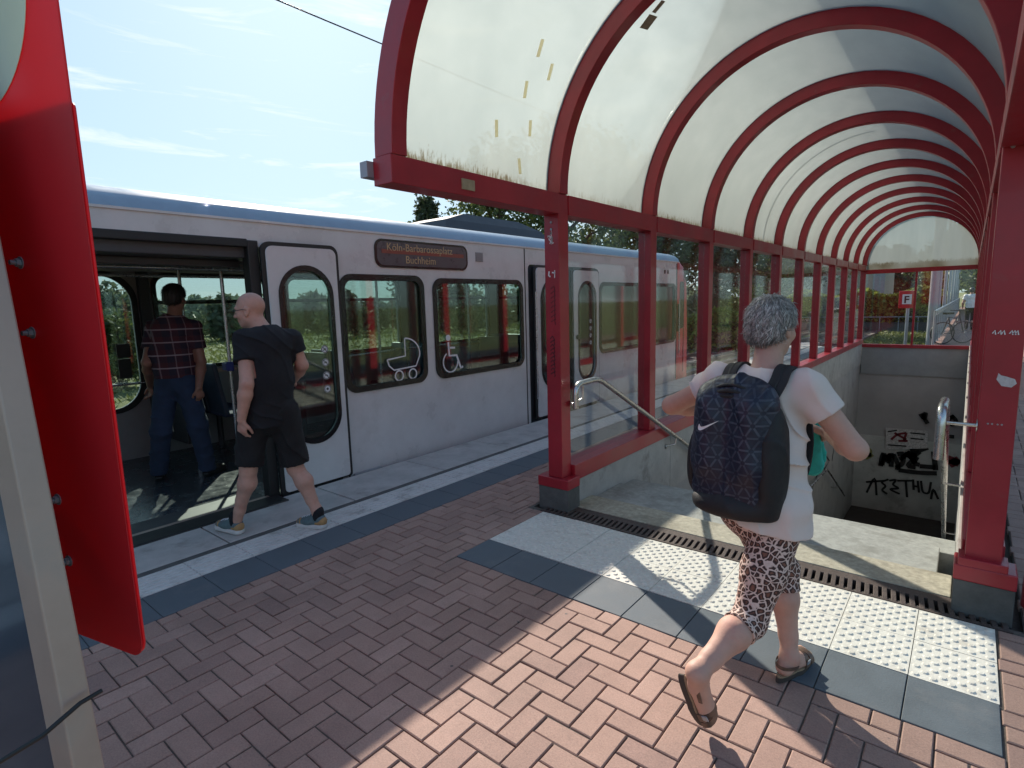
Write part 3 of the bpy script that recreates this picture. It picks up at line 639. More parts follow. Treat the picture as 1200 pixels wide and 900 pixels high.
m.sweep([(-2.425, yl, 1.82), (-2.395, yl, 1.815)], (0, -1, 0), .005, .001); m.sweep([(-2.40, yl, 1.835), (-2.402, yl, 1.78)], (0, -1, 0), .004, .001)
m.build_each('scribble', M['white_vinyl'], can)
m = MB()
for k in range(10):
    z = 1.33-.03*k; m.sweep([(-2.45, yl, z), (-2.43+.01*(k % 2), yl, z+.02), (-2.41, yl, z-.01), (-2.42, yl, z-.02)], (0, -1, 0), .004, .001)
for k in range(8):
    z = 1.70-.035*k; m.sweep([(-2.44, yl, z), (-2.41, yl, z+.02), (-2.40, yl, z-.02)], (0, -1, 0), .003, .001)
m.build_each('scribble', mat('dark marker', (.05, .008, .015), .6), can)
quadpatch([(-2.345, 2.45, 2.27), (-2.345, 2.56, 2.27), (-2.345, 2.56, 2.33), (-2.345, 2.45, 2.33)], (1, 0, 0), -.008, 'sticker', M['sticker_brown'], can)
# tape remnants on the roof sheets
def tape(ang, y, w, l, rot, mt):
    R0 = RO-.036; P = []
    for (a, c) in ((-1, -1), (1, -1), (1, 1), (-1, 1)):
        da, dy = a*w/2, c*l/2; s_ = da*math.cos(rot)-dy*math.sin(rot); t_ = da*math.sin(rot)+dy*math.cos(rot)
        wv = R_(ang)+t_/R0; P.append((XC-R0*math.cos(wv), y+s_, ZC+R0*math.sin(wv)))
    wv = R_(ang); quadpatch(P, (math.cos(wv), 0, -math.sin(wv)), .0015, 'tape', mt, can)
for a, y in ((37, 3.04), (33, 3.22), (26.3, 3.05), (17.3, 3.19), (14.3, 2.86), (6.3, 3.13)): tape(a, y, .028, .10, .25, M['sticker_pale'])
tape(57.4, 3.84, .09, .10, .2, M['sticker_brown']); tape(62, 3.80, .04, .09, .2, M['sticker_brown'])
# tall white conduit shadow line seen behind the sheets: a cable run on the outside of the roof
m = MB(); m.tube([(XC-1.36*math.cos(R_(a)), 9.0, ZC+1.36*math.sin(R_(a))) for a in range(4, 90, 4)], .012, 6); m.build('conduit', M['galv'], can)

# handrails
def handrail(name, loc, label, path, brackets, group=None):
    h = empty(name, loc, label, 'handrail', group)
    # smooth path corners
    P = [np.array(p, float) for p in path]
    Q = [P[0]]
    for i in range(1, len(P)-1):
        a, c = P[i-1]-P[i], P[i+1]-P[i]; d = min(.09, np.linalg.norm(a)*.45, np.linalg.norm(c)*.45)
        p0, p2 = P[i]+a/np.linalg.norm(a)*d, P[i]+c/np.linalg.norm(c)*d
        for t in np.linspace(0, 1, 6): Q.append((1-t)**2*p0+2*t*(1-t)*P[i]+t*t*p2)
    Q.append(P[-1])
    m = MB(); m.tube(Q, .0215, 14); m.build('rail', M['steel'], h, smooth=R_(50))
    for br in brackets:
        m = MB(); m.tube(br, .0095, 8); m.disc(np.array(br[-1]), np.array(br[-1])-np.array(br[-2]), .03, .004); m.build('bracket', M['steel'], h, smooth=R_(50))
    return h
handrail('handrail', (-2.28, 3.6, 0), 'bent steel handrail going down along the glazed wall, left of the woman', [(-2.27, 3.52, .80), (-2.27, 3.52, .985), (-2.27, 3.86, .99), (-2.27, 5.75, .02), (-2.27, 11.2, -2.75)],
         [[(-2.27, 3.62, .96), (-2.27, 3.62, .86), (-2.34, 3.58, .82)], [(-2.27, 5.40, .19), (-2.27, 5.40, .12), (-2.35, 5.34, .10)], [(-2.27, 8.0, -1.10), (-2.27, 8, -1.2), (-2.37, 8, -1.2)]])
handrail('handrail', (-.06, 3.6, 0), 'steel handrail bolted to the right red post, seen almost end on', [(-.075, 3.36, .79), (-.075, 3.36, 1.045), (-.075, 3.80, 1.02), (-.075, 5.75, .02), (-.075, 11.2, -2.75)],
         [[(-.075, 3.46, 1.0), (-.075, 3.47, .955), (.058, 3.47, .955)], [(-.075, 5.40, .19), (-.075, 5.40, .11), (.028, 5.40, .11)], [(-.075, 8.0, -1.10), (-.075, 8, -1.2), (.048, 8, -1.2)]])
handrail('handrail', (-2.28, 14, -2.5), 'lower handrail deep in the stairwell on the left wall at the landing', [(-2.27, 11.8, -2.5), (-2.27, 11.8, -2.22), (-2.27, 13.9, -2.30), (-2.27, 16.6, -3.70)],
         [[(-2.27, 12.4, -2.24), (-2.27, 12.4, -2.4), (-2.37, 12.4, -2.4)], [(-2.27, 15.2, -2.98), (-2.27, 15.2, -3.1), (-2.37, 15.2, -3.1)]])

# red downpipe right of the canopy
dp = empty('downpipe', (.40, 3.9, 0), 'red downpipe with steel clamp beside the right canopy post', 'pipe')
m = MB(); m.tube([(.40, 3.9, 2.3), (.40, 3.9, .42), (.395, 3.86, .34), (.36, 3.72, .24), (.355, 3.70, .10), (.355, 3.70, -.02)], .055, 14); m.build('pipe', M['red_train'], dp, smooth=R_(60))
m = MB(); m.tube([(.40, 3.9, .40), (.40, 3.9, .455)], .064, 16); m.box(.30, .34, 3.86, 3.90, .41, .445); m.build('clamp', M['galv'], dp)
# ================================================================ the light rail train
XT = -4.60; XF = -7.26; FZ = -.015
tr = empty('light_rail_train', (-5.93, 4.5, -.6), 'light grey light rail train with red end standing at the platform, doors open', 'train')
def side(x, t):   # plate in the (y,z) plane, thickness along x
    return lambda a, c, d: Vector((x+d, a, c))
def stadium(y0, y1, z0, z1): r = (y1-y0)/2-.002; return rrect(y0, y1, z0, z1, r, 10)
D1 = (.95, 3.0, -.12, 2.12); D2 = (6.0, 7.78, -.12, 2.11)
W = [(3.10, 4.13, .79, 1.91), (4.28, 5.86, .79, 1.89), (7.86, 9.42, .77, 1.89), (9.50, 10.82, .76, 1.89)]
WL = [(-2.9, -1.7, .79, 1.9), (-1.5, -.6, .79, 1.9)]
holes = [rrect(D1[0], D1[1], D1[2], D1[3], [.005, .10, .10, .005])]+[rrect(*D2[:2], *D2[2:], [.005, .06, .06, .005])]+[rrect(*w, .12) for w in W+WL]
plate('body_side', [(-4, -.28), (11.0, -.28), (11.0, 2.335), (-4, 2.335)], holes, .05, side(XT-.025, 0), M['white_train'], tr)
# far side
FW = [(2.42, 3.72), (4.02, 5.92), (6.5, 8.1), (8.4, 10.2)]
FD = [(1.37, 2.19), (.48, 1.30)]
plate('far_side', [(-4, -.28), (11.0, -.28), (11.0, 2.335), (-4, 2.335)], [rrect(a, c, .96, 2.02, .12) for a, c in FW]+[rrect(a, c, .56, 2.02, .30, 10) for a, c in FD], .06, side(XF+.03, 0), M['train_wall'], tr)
for a, c in FW:
    m = MB(); m.box(XF+.02, XF+.05, a, c, 1.70, 1.745); m.build('window_bar', M['black_trim'], tr)
    plate('window_frame', rrect(a-.03, c+.03, .93, 2.05, .14), [rrect(a+.015, c-.015, .975, 2.005, .11)], .02, side(XF+.072, 0), M['black_trim'], tr)
    m = MB(); m.box(XF+.026, XF+.030, a, c, .96, 1.699); m.box(XF+.026, XF+.030, a, c, 1.746, 2.02); m.build('window_pane', M['glass_train'], tr)
for a, c in FD:
    plate('window_frame', rrect(a-.045, c+.045, .52, 2.06, .32, 10), [rrect(a+.01, c-.01, .57, 2.01, .29, 10)], .02, side(XF+.072, 0), M['black_rubber'], tr)
    m = MB(); m.box(XF+.026, XF+.030, a, c, .56, 2.02); m.build('window_pane', M['glass_train'], tr)
m = MB(); m.box(XF+.075, XF+.085, 1.98, 2.11, 1.13, 1.28); m.box(XF+.075, XF+.085, 1.98, 2.10, .90, 1.115); m.build('notice', M['black'], tr)
m = MB(); m.tube([(XF+.14, .5, .84), (XF+.14, 2.25, .84)], .014, 8); m.build('grab_rail', M['grab'], tr, smooth=R_(50))
# roof shell with rounded shoulders
prof = [(XT, 2.336), (XT-.03, 2.40), (XT-.10, 2.455), (XT-.22, 2.50), (XT-.5, 2.555), (-5.93, 2.60), (XF+.5, 2.555), (XF+.22, 2.50), (XF+.10, 2.455), (XF+.03, 2.40), (XF, 2.336)]
m = MB(); n = len(prof); vs = []
for y in (-4, 3.0, 11.0): vs += [(x, y, z) for x, z in prof]
vs += [(-5.0, 11.35, 2.43), (-5.93, 11.40, 2.46), (-6.86, 11.35, 2.43)]
fs = [(r*n+k, r*n+k+1, (r+1)*n+k+1, (r+1)*n+k) for r in range(2) for k in range(n-1)]
m.add(vs, fs); m.build('roof', M['roof_train'], tr, smooth=R_(50))
m = MB(); m.box(XT-.035, XT+.012, -4, 11.0, 2.318, 2.336); m.build('drip_rail', M['white_train'], tr)
m = MB(); m.box(XF+.06, XT-.055, -4, 11.0, 2.19, 2.215); m.build('ceiling', M['train_ceiling'], tr)
m = MB(); m.box(XF+.06, XT-.02, -4, 11.0, FZ-.10, FZ); m.build('floor', M['train_floor'], tr)
m = MB(); m.box(XF, XT-.12, -4, 11.2, PZ+.35, -.12); m.build('underframe', M['black_rubber'], tr)
# header panel over the door, inside
m = MB(); m.box(XT-.34, XT-.055, .95, 2.33, 2.03, 2.19); m.box(XT-.33, XT-.30, .95, 2.33, 1.97, 2.03); bevel(m.build('door_header', M['train_dark'], tr), .01)
m = MB(); m.box(XT-.20, XT-.17, .95, 2.33, 2.095, 2.115); m.box(XT-.12, XT-.10, .95, 2.33, 2.05, 2.065); m.build('door_track', M['grab'], tr)
m = MB(); m.box(XF+.061, XF+.30, -4, 11, 2.06, 2.19); bevel(m.build('ceiling_duct', M['train_wall'], tr), .02)
for y0, y1 in ((2.30, 2.44), (-.1, .3)):
    m = MB(); m.box(XF+.06, XF+.14, y0-.05, y1-.09, FZ, 2.19); m.build('wall_pillar', M['train_dark'], tr)
# open door: black jambs, white sill edge, dark step
m = MB(); m.box(XT-.10, XT+.012, 2.255, 2.345, -.12, 2.17); m.box(XT-.10, XT+.008, .95, 2.26, 2.115, 2.18); bevel(m.build('door_frame', M['black_rubber'], tr), .008)
m = MB(); m.box(XT-.045, XT+.008, .95, 2.255, -.05, .004); m.build('door_sill', M['alu'], tr)
m = MB(); m.box(XT-.32, XT-.047, .95, 2.25, FZ, FZ+.006); m.build('door_mat', M['train_dark'], tr)
m = MB(); m.box(XT+.01, -4.37, .2, 2.31, -.11, .012); bevel(m.build('folding_step', M['black_rubber'], tr), .012)
def leaf(y0, y1, z0, z1, wy0, wy1, wz0, wz1, x, name='door_leaf'):
    o = plate(name, rrect(y0, y1, z0, z1, [.03, .06, .06, .03]), [stadium(wy0, wy1, wz0, wz1)], .045, side(x, 0), M['white_train'], tr)
    plate('door_window_frame', stadium(wy0-.022, wy1+.022, wz0-.03, wz1+.03), [stadium(wy0+.012, wy1-.012, wz0+.015, wz1-.015)], .012, side(x+.024, 0), M['black_trim'], o)
    plate('door_window_pane', stadium(wy0+.0, wy1-.0, wz0, wz1), [], .004, side(x, 0), M['glass_train'], o)
    plate('door_seal', rrect(y0-.035, y1+.035, z0-.02, z1+.035, [.03, .08, .08, .03]), [rrect(y0+.001, y1-.001, z0+.001, z1-.001, [.03, .06, .06, .03])], .03, side(x-.008, 0), M['black_rubber'], o)
    return o
L1 = leaf(2.375, 3.03, .015, 2.13, 2.475, 2.955, .42, 1.95, XT+.05)
L2 = leaf(6.10, 6.84, .03, 2.07, 6.2, 6.76, .42, 1.90, XT+.045)
L3 = leaf(7.02, 7.72, .03, 2.06, 7.14, 7.62, .42, 1.88, XT+.045)
m = MB(); m.box(XT-.05, XT-.03, 6.0, 7.78, -.1, 2.1); m.build('door_backing', M['train_dark'], tr)
m = MB(); m.tube([(XT+.08, 6.06, .3), (XT+.08, 6.06, 1.75)], .012, 8); m.build('door_grab', M['grab'], tr, smooth=R_(50))
m = MB(); m.disc((XT+.07, 7.09, 1.08), (1, 0, 0), .035, .02, 14); m.build('door_button', M['black'], tr)
m = MB(); m.box(XT+.05, XT+.054, 6.34, 6.47, .82, 1.10); m.build('door_notice', M['white_vinyl'], tr)
# windows of the near side
for a, c, z0, z1 in W+WL:
    plate('window_frame', rrect(a-.012, c+.012, z0-.012, z1+.012, .13), [rrect(a+.045, c-.045, z0+.045, z1-.045, .09)], .016, side(XT+.006, 0), M['black_trim'], tr)
    m = MB(); m.box(XT-.022, XT-.018, a, c, z0, z1); m.build('window_pane', M['glass_train'], tr)
# destination display with its lettering
dd = plate('display_frame', rrect(3.52, 4.84, 1.995, 2.275, .09), [], .012, side(XT+.004, 0), M['black_trim'], tr)
DISP = mat('display backing', (.085, .075, .085), .3, var=.15)
plate('display_face', rrect(3.545, 4.815, 2.017, 2.253, .075), [], .006, side(XT+.010, 0), DISP, dd)
plate('display_band', [(3.60, 2.135), (4.77, 2.135), (4.77, 2.175), (3.60, 2.175)], [], .003, side(XT+.0135, 0), mat('orange band', (.25, .055, .035), .5), dd)
LET = mat('display letters', (.52, .36, .20), .5)
f = lambda z0, y0: (lambda x, y, z: Vector((XT+.0165+z, y0+x, z0+y)))
text_mesh('Köln-Barbarossaplatz', .108, f(2.165, 3.66), 'display_text', LET, dd)
text_mesh('Buchheim', .108, f(2.045, 3.90), 'display_text', LET, dd)
m = MB(); m.box(XT, XT+.004, 4.985, 5.115, 2.105, 2.215)
for k in range(5): m.box(XT+.004, XT+.010, 4.99, 5.11, 2.112+k*.021, 2.122+k*.021)
m.build('vent', mat('vent grey', (.30, .29, .30), .6), tr)
m = MB()
for y in (10.28, 10.42): m.box(XT, XT+.006, y, y+.06, 2.09, 2.16)
m.build('side_lamp', M['black_trim'], tr)
# panel joints and skirt steps
m = MB()
for y in (3.065, 5.93): m.box(XT, XT+.004, y-.008, y+.008, -.28, 2.31 if y > 4 else 2.1)
m.build('panel_joint', M['black_rubber'], tr)
m = MB(); m.box(XT-.02, XT+.010, 3.08, 5.92, -.07, -.045); m.box(XT-.02, XT+.012, 7.86, 10.9, -.06, -.04); m.build('skirt_strip', M['black_rubber'], tr)
m = MB(); m.box(XT+.012, XT+.05, 3.10, 3.42, -.1, -.012); m.build('skirt_step', M['galv'], tr)
# pictograms
X_ = XT+.002
def arcp(cy, cz, r, a0, a1, n=16, rz=None): return [(X_, cy+r*math.cos(R_(a0+(a1-a0)*k/n)), cz+(rz or r)*math.sin(R_(a0+(a1-a0)*k/n))) for k in range(n+1)]
m = MB(); lw_ = .0075; nx_ = (1, 0, 0)
m.sweep([(X_, 3.60, 1.065), (X_, 3.84, 1.085), (X_, 3.84, 1.27)]+arcp(3.84, 1.10, .20, 88, -10, 14, .17)+[(X_, 3.98, .965), (X_, 3.68, .95), (X_, 3.62, 1.0), (X_, 3.60, 1.065)], nx_, lw_, .002)
for cy in (3.745, 3.93): m.sweep(arcp(cy, .885, .052, 0, 360, 20)[:-1], nx_, lw_, .002, closed=True)
m.build('pram_symbol', M['white_vinyl'], tr)
m = MB(); m.disc((X_, 4.475, 1.235), nx_, .036, .002, 16)
m.sweep([(X_, 4.475, 1.185), (X_, 4.485, 1.03), (X_, 4.60, 1.025), (X_, 4.665, .87), (X_, 4.70, .885)], nx_, .014, .002)
m.sweep([(X_, 4.48, 1.12), (X_, 4.58, 1.115)], nx_, .011, .002)
m.sweep(arcp(4.50, .955, .115, 120, 360, 20), nx_, .0085, .002)
m.build('wheelchair_symbol', M['white_vinyl'], tr)
def stickers(y, zs, x, parent):
    for i, z in enumerate(zs):
        m = MB(); m.disc((x, y, z), nx_, .036, .0012, 20); o = m.build('sticker', M['white_vinyl'], parent)
        m = MB(); m.sweep([(x+.0016, y+.031*math.cos(2*PI*k/18), z+.031*math.sin(2*PI*k/18)) for k in range(18)], nx_, .0028, .0006, closed=True)
        if i < 3:
            m.sweep([(x+.0018, y-.02, z+.022), (x+.0018, y+.02, z-.022)], nx_, .003, .0006)
            m.sweep([(x+.0014, y-.015, z-.012+.006*i), (x+.0014, y, z+.004), (x+.0014, y+.014, z-.002*i)], nx_, .004, .0005)
        else: m.disc((x+.0014, y, z), nx_, .012, .0008, 10)
        m.build('sticker_print', M['black_vinyl'], o)
stickers(2.86, (1.235, 1.115, .995, .87), XT+.053, L1)
stickers(7.50, (1.30, 1.19, 1.08, .97), XT+.050, L3)
# red end with the cab door
m = MB()
pr = [(11.002, XT, 0), (11.35, XT, 0), (11.75, XT-.12, 0), (12.0, XT-.45, 0), (12.08, -5.93, 0), (12.0, XF+.45, 0), (11.75, XF+.12, 0), (11.35, XF, 0), (11.002, XF, 0)]
zs = [(-.35, 0), (.9, 0), (1.0, .02), (1.9, .10), (2.25, .30), (2.42, .55)]
vs = []
for z, inn in zs:
    for (y, x, _) in pr:
        s = 1-(.10 if z > 2.3 else .02 if z > 2 else 0); vs.append((-5.93+(x+5.93)*s, y-(inn if y > 11.3 else 0)*((y-11.0)/1.0), z))
n = len(pr); fs = [(r*n+k, r*n+k+1, (r+1)*n+k+1, (r+1)*n+k) for r in range(len(zs)-1) for k in range(n-1)]+[tuple((len(zs)-1)*n+k for k in range(n))]
m.add(vs, fs); m.build('cab_end', M['red_train'], tr, smooth=R_(35))
m = MB(); m.box(XT-.004, XT+.006, 10.86, 10.90, .0, 2.3); m.box(XT, XT+.006, 11.24, 11.26, .1, 2.2); m.box(XT, XT+.03, 10.925, 10.945, .95, 1.5); m.build('cab_door_gap', M['black_trim'], tr)
m = MB(); m.box(XT, XT+.004, 10.903, 11.003, -.1, 2.33); m.build('cab_panel', M['red_train'], tr)
plate('cab_window', rrect(11.04, 11.22, 1.0, 1.95, .05), [], .008, side(XT+.004, 0), M['black_trim'], tr)
m = MB(); m.tube([(XT+.03, 10.97, .5), (XT+.03, 10.97, 1.6)], .012, 8); m.build('cab_grab', M['grab'], tr)
# roof equipment
bx = MB()
y0, y1, xa, xb, z0, z1 = 5.15, 7.45, -6.7, -5.25, 2.56, 2.84
vs = [(xa, y0, z0), (xb, y0, z0), (xb, y1, z0), (xa, y1, z0), (xa+.15, y0+.12, z0+.15), (xb-.1, y0+.12, z0+.15), (xb-.1, y1-.1, z0+.15), (xa+.15, y1-.1, z0+.15), (xa+.3, y0+.6, z1), (xb-.25, y0+.6, z1), (xb-.25, y1-.5, z1), (xa+.3, y1-.5, z1)]
bx.add(vs, [(0, 1, 5, 4), (1, 2, 6, 5), (2, 3, 7, 6), (3, 0, 4, 7), (4, 5, 9, 8), (5, 6, 10, 9), (6, 7, 11, 10), (7, 4, 8, 11), (8, 9, 10, 11)])
bx.build('roof_equipment', mat('dark roof box', (.045, .05, .058), .7), tr)
# seats, poles and partitions
def seat(x, y, face):
    o = MB()
    o.box(x-.21, x+.21, y-.21, y+.21, .43, .47); s_ = bevel(o.build('seat', M['seat_fabric'], tr), .02)
    o = MB(); yb = y-.22*face; o.obox((x, yb, .74), (.21, 0, 0), (0, .028, 0), (0, -.05*face, .30)); bevel(o.build('backrest', M['seat_shell'], s_), .02)
    o = MB(); o.tube([(x, y, FZ), (x, y, .43)], .035, 8); o.build('seat_leg', M['train_dark'], s_)
for x in (-7.0, -6.55): seat(x, 2.9, 1); seat(x, 3.75, -1); seat(x, 4.6, 1); seat(x, 5.5, -1); seat(x, 8.4, 1); seat(x, 9.3, -1)
for x in (-4.95, -5.40): seat(x, 5.2, -1) if x < -5 else None
for (x, y) in ((-5.62, 2.48), (-5.62, .9), (-5.0, 3.3), (-5.62, 4.3), (-5.62, 5.9), (-5.62, 7.9), (-6.3, 2.36)):
    m = MB(); m.tube([(x, y, FZ), (x, y, 2.19)], .017, 10); o = m.build('grab_pole', M['grab'], tr, smooth=R_(50))
    if y == 2.48:
        m = MB(); m.tube([(x, y, 1.02), (x, y, 1.11)], .032, 12); m.box(x-.06, x+.03, y-.05, y+.02, 1.03, 1.10); m.build('pole_button', mat('blue stop button', (.03, .04, .2), .4), o)
m = MB()
for x in (-5.3, -6.5): m.tube([(x, -3.5, 1.98), (x, 10.8, 1.98)], .015, 8)
m.build('ceiling_rail', M['grab'], tr, smooth=R_(50))
for y in (2.40, 6.0, 7.8): 
    m = MB(); m.box(XF+.07, XF+.62, y, y+.03, .15, 1.0 if y > 3 else .85); m.build('partition', M['train_dark'], tr)
m = MB(); m.tube([(XT-.25, 3.25, FZ), (XT-.25, 3.25, 1.0), (XT-.25, 3.33, 1.12), (XT-.25, 4.0, 1.14), (XT-.25, 4.9, 1.14)], .014, 8); m.build('window_rail', M['grab'], tr, smooth=R_(50))
m = MB(); m.box(XF+.07, XF+.10, 2.25, 11, .86, .90); m.build('wall_trim', M['alu'], tr)

# ================================================================ near left: sign board and machine
brd = empty('sign_board', (-1.2, .3, 0), 'tall bright red sign board with bolts, at the left edge of the photo', 'sign')
A0 = EYE+ray(168, 772)*1.0
bd = ray(-818, 395); bd[2] = 0; bd /= np.linalg.norm(bd); bn = np.array([-bd[1], bd[0], 0]); bn = bn if bn@A0 > 0 else -bn   # bd: along the board to the left, bn: away from camera
def onb(s, z, d=0): p = A0+bd*s+bn*d; return Vector((p[0], p[1], z))
zb = float(A0[2])
o = plate('board', rrect(0, 1.05, zb, 3.4, [.02, .02, .02, .03]), [], .003, lambda x, y, z: onb(x, y, z+.0015), M['red_sheet'], brd)
o = plate('back_board', rrect(-.003, .58, zb+.004, 1.93, [.01, .01, .01, .03]), [], .003, lambda x, y, z: onb(x, y, z+.0045), M['red_sheet'], brd)
def onboard(u, v):
    r = ray(u, v); t = ((A0-EYE)@bn)/(r@bn); return EYE+r*t
q3 = []
for (u, v) in ((31, 0), (23, 70), (0, 120)): p = onboard(u, v); q3.append(((p-A0)@bd, p[2]))
(ax_, ay_), (bx_, by_), (cx_, cy_) = q3; dd_ = 2*(ax_*(by_-cy_)+bx_*(cy_-ay_)+cx_*(ay_-by_))
ec = (((ax_**2+ay_**2)*(by_-cy_)+(bx_**2+by_**2)*(cy_-ay_)+(cx_**2+cy_**2)*(ay_-by_))/dd_, ((ax_**2+ay_**2)*(cx_-bx_)+(bx_**2+by_**2)*(ax_-cx_)+(cx_**2+cy_**2)*(bx_-ax_))/dd_); er = math.hypot(ec[0]-ax_, ec[1]-ay_)
print('EMBLEM', ec, er)
o = plate('emblem', [(ec[0]+er*math.cos(2*PI*k/60), ec[1]+er*math.sin(2*PI*k/60)) for k in range(60)], [], .001, lambda x, y, z: onb(x, y, z-.0008), mat('pale yellow green emblem', (.80, .84, .62), .4, var=.05), brd)
def onboard(u, v):
    r = ray(u, v); t = ((A0-EYE)@bn)/(r@bn); return EYE+r*t
for (u, v) in ((24, 308), (38, 390), (68, 585), (81, 657)):
    p = onboard(u, v); m = MB(); m.tube([p, p-bn*.008], .0075, 6); m.tube([p-bn*.008, p-bn*.016], .0045, 8); m.tube([p, p-bn*.0015], .011, 12); m.build('bolt', M['galv'], brd)
mach = empty('ticket_machine', (-.9, .2, 0), 'aluminium framed cabinet with dark glass front at the left edge, beside the red board', 'machine')
Pq = EYE+ray(98, 860)*.86; pd = bd
Pt = EYE+ray(-4, 345)*.86; Pq = EYE+ray(103, 890)*.86; mx_ = unit_ = (Pt-Pq)/np.linalg.norm(Pt-Pq); Pq = Pq-mx_*.10
def onm(s, z, d=0): return tuple(Pq+pd*s+bn*d+mx_*z)
tilt = .0
m = MB()
c = np.array(onm(.030, .75)); m.obox(c, pd*.030, bn*.02, mx_*.75); bevel(m.build('frame_post', M['alu'], mach), .003)
m = MB(); m.obox(np.array(onm(.0635, .75)), pd*.003, bn*.008, mx_*.75); m.build('gasket', M['black_rubber'], mach)
m = MB(); m.obox(np.array(onm(.39, .60)), pd*.323, bn*.010, mx_*.60); m.build('glass_front', M['glass_dark'], mach)
dv = EYE+ray(30, 600)*.86-EYE; dv[2] = 0; dv /= np.linalg.norm(dv)
c = np.array(onm(.40, .60)); m = MB(); m.obox(c+dv*.062, pd*.325, dv*.05, mx_*.60); m.build('housing', M['train_dark'], mach)
m = MB(); P0 = EYE+ray(94, 824)*.845; P1 = EYE+ray(50, 862)*.80; P2 = EYE+ray(-12, 900)*.80; P3 = EYE+ray(-60, 930)*.8
m.tube([P0+bn*.03, P0, (P0+P1)/2, P1, P2, P3], .0035, 8); m.build('cable', M['black_rubber'], mach, smooth=R_(60))

# ================================================================ overhead line
wz = None
m = MB(); m.tube([(-5.93+.02*math.sin(k), -20+k*6, 4.86+.015*((k % 8)-4)**2/4) for k in range(22)], .009, 6)
tag(m.build('overhead_wire', mat('dark copper wire', (.03, .03, .035), .5, .5), None), 'thin dark overhead wire crossing the sky above the train', 'wire')

# ================================================================ beyond the canopy
# F sign on a post
fs_ = empty('sign_post', (-1.7, 24.0, PZ), 'small square red sign with letter F on a grey post beyond the canopy', 'sign')
m = MB(); m.tube([(-1.72, 24.05, PZ), (-1.72, 24.05, 1.55)], .05, 10); m.build('post', M['galv'], fs_)
c = at_y(1063, 351, 24)
m = MB(); m.box(c[0]-.24, c[0]+.24, 23.96, 23.99, c[2]-.30, c[2]+.30); bevel(m.build('plate', M['red_sign'], fs_), .02)
m = MB(); m.box(c[0]-.135, c[0]+.135, 23.95, 23.96, c[2]-.16, c[2]+.18); m.build('field', M['white_vinyl'], fs_)
text_mesh('F', .34, lambda x, y, z: Vector((c[0]-.09+x, 23.945+z, c[2]-.115+y)), 'letter', M['black_vinyl'], fs_, .003, bold=.008)
# lamp and catenary poles along the path railing
ys_ = [(-.92, 21.9, .085, 'large grey steel mast just behind the canopy end window'), ]
m = MB(); m.tube([(-.93, 21.9, PZ), (-.93, 21.9, 6.8)], [.12, .09], 14); tag(m.build('mast', M['galv'], None, smooth=R_(60)), 'thick grey steel mast just behind the canopy end window', 'mast')
for k in range(7):
    y = 27+5.2*k; m = MB(); m.tube([(-.98+.012*k, y, PZ), (-.98+.012*k, y, 5.4+.2*(k % 3))], [.07, .05], 8); o = m.build('mast', M['galv'], None, smooth=R_(60))
    tag(o, 'one of the thin grey poles in the row behind the railing', 'mast', 'row of poles behind the railing')
rl = empty('railing', (-.82, 40, 0), 'long grey railing along the path beyond the canopy', 'railing')
m = MB(); m.tube([(-.80, 20.2, 1.05), (-.80, 60, 1.05)], .03, 8); m.build('top_rail', M['galv'], rl)
m = MB(); m.box(-.81, -.79, 20.2, 60, .12, .92); m.build('infill', mat('grey mesh infill', (.16, .165, .17), .8), rl)
m = MB()
for k in range(27): m.tube([(-.80, 20.2+k*1.5, -.02), (-.80, 20.2+k*1.5, 1.05)], .025, 6)
o = m.build('posts', M['galv'], rl)
# bicycle
bk = empty('bicycle', (-.45, 22.2, 0), 'black bicycle leaning on the railing beyond the canopy', 'bicycle')
def wheel(cx, cy, lean=.08):
    w = bk; m = MB(); P = [(cx+.33*math.cos(2*PI*k/28)*.86, cy+.33*math.cos(2*PI*k/28)*.5, .34+.33*math.sin(2*PI*k/28)) for k in range(28)]
    m.tube(P, .016, 6, closed=True); o = m.build('wheel', M['black_rubber'], bk)
    m = MB()
    for k in range(0, 28, 3): m.tube([(cx, cy, .34), P[k]], .0025, 4)
    m.tube([(cx-.03, cy+.03, .34), (cx+.03, cy-.03, .34)], .022, 8); m.build('spokes', M['grab'], o)
wheel(-.14, 22.40); wheel(-.64, 21.75)
fr = [(-.64, 21.75), (-.14, 22.40)]
def bp(t, z): return (-.64+.5*t, 21.75+.65*t, z)
m = MB(); m.tube([bp(0, .34), bp(.25, .82), bp(.72, .78), bp(.42, .32), bp(.25, .82)], .017, 7); m.tube([bp(0, .34), bp(.42, .32)], .012, 6); m.tube([bp(1, .34), bp(.78, .80), bp(.74, 1.0)], .016, 7); m.build('frame', mat('bike frame', (.05, .05, .055), .4, .3), bk)
m = MB(); m.tube([(-.5, 22.4, 1.02), bp(.74, 1.02), (-.06, 22.1, 1.02)], .013, 6); m.build('handlebar', M['black'], bk)
m = MB(); m.obox(bp(.22, .94), (.09, .1, 0), (-.05, .04, 0), (0, 0, .03)); m.build('saddle', M['black'], bk)
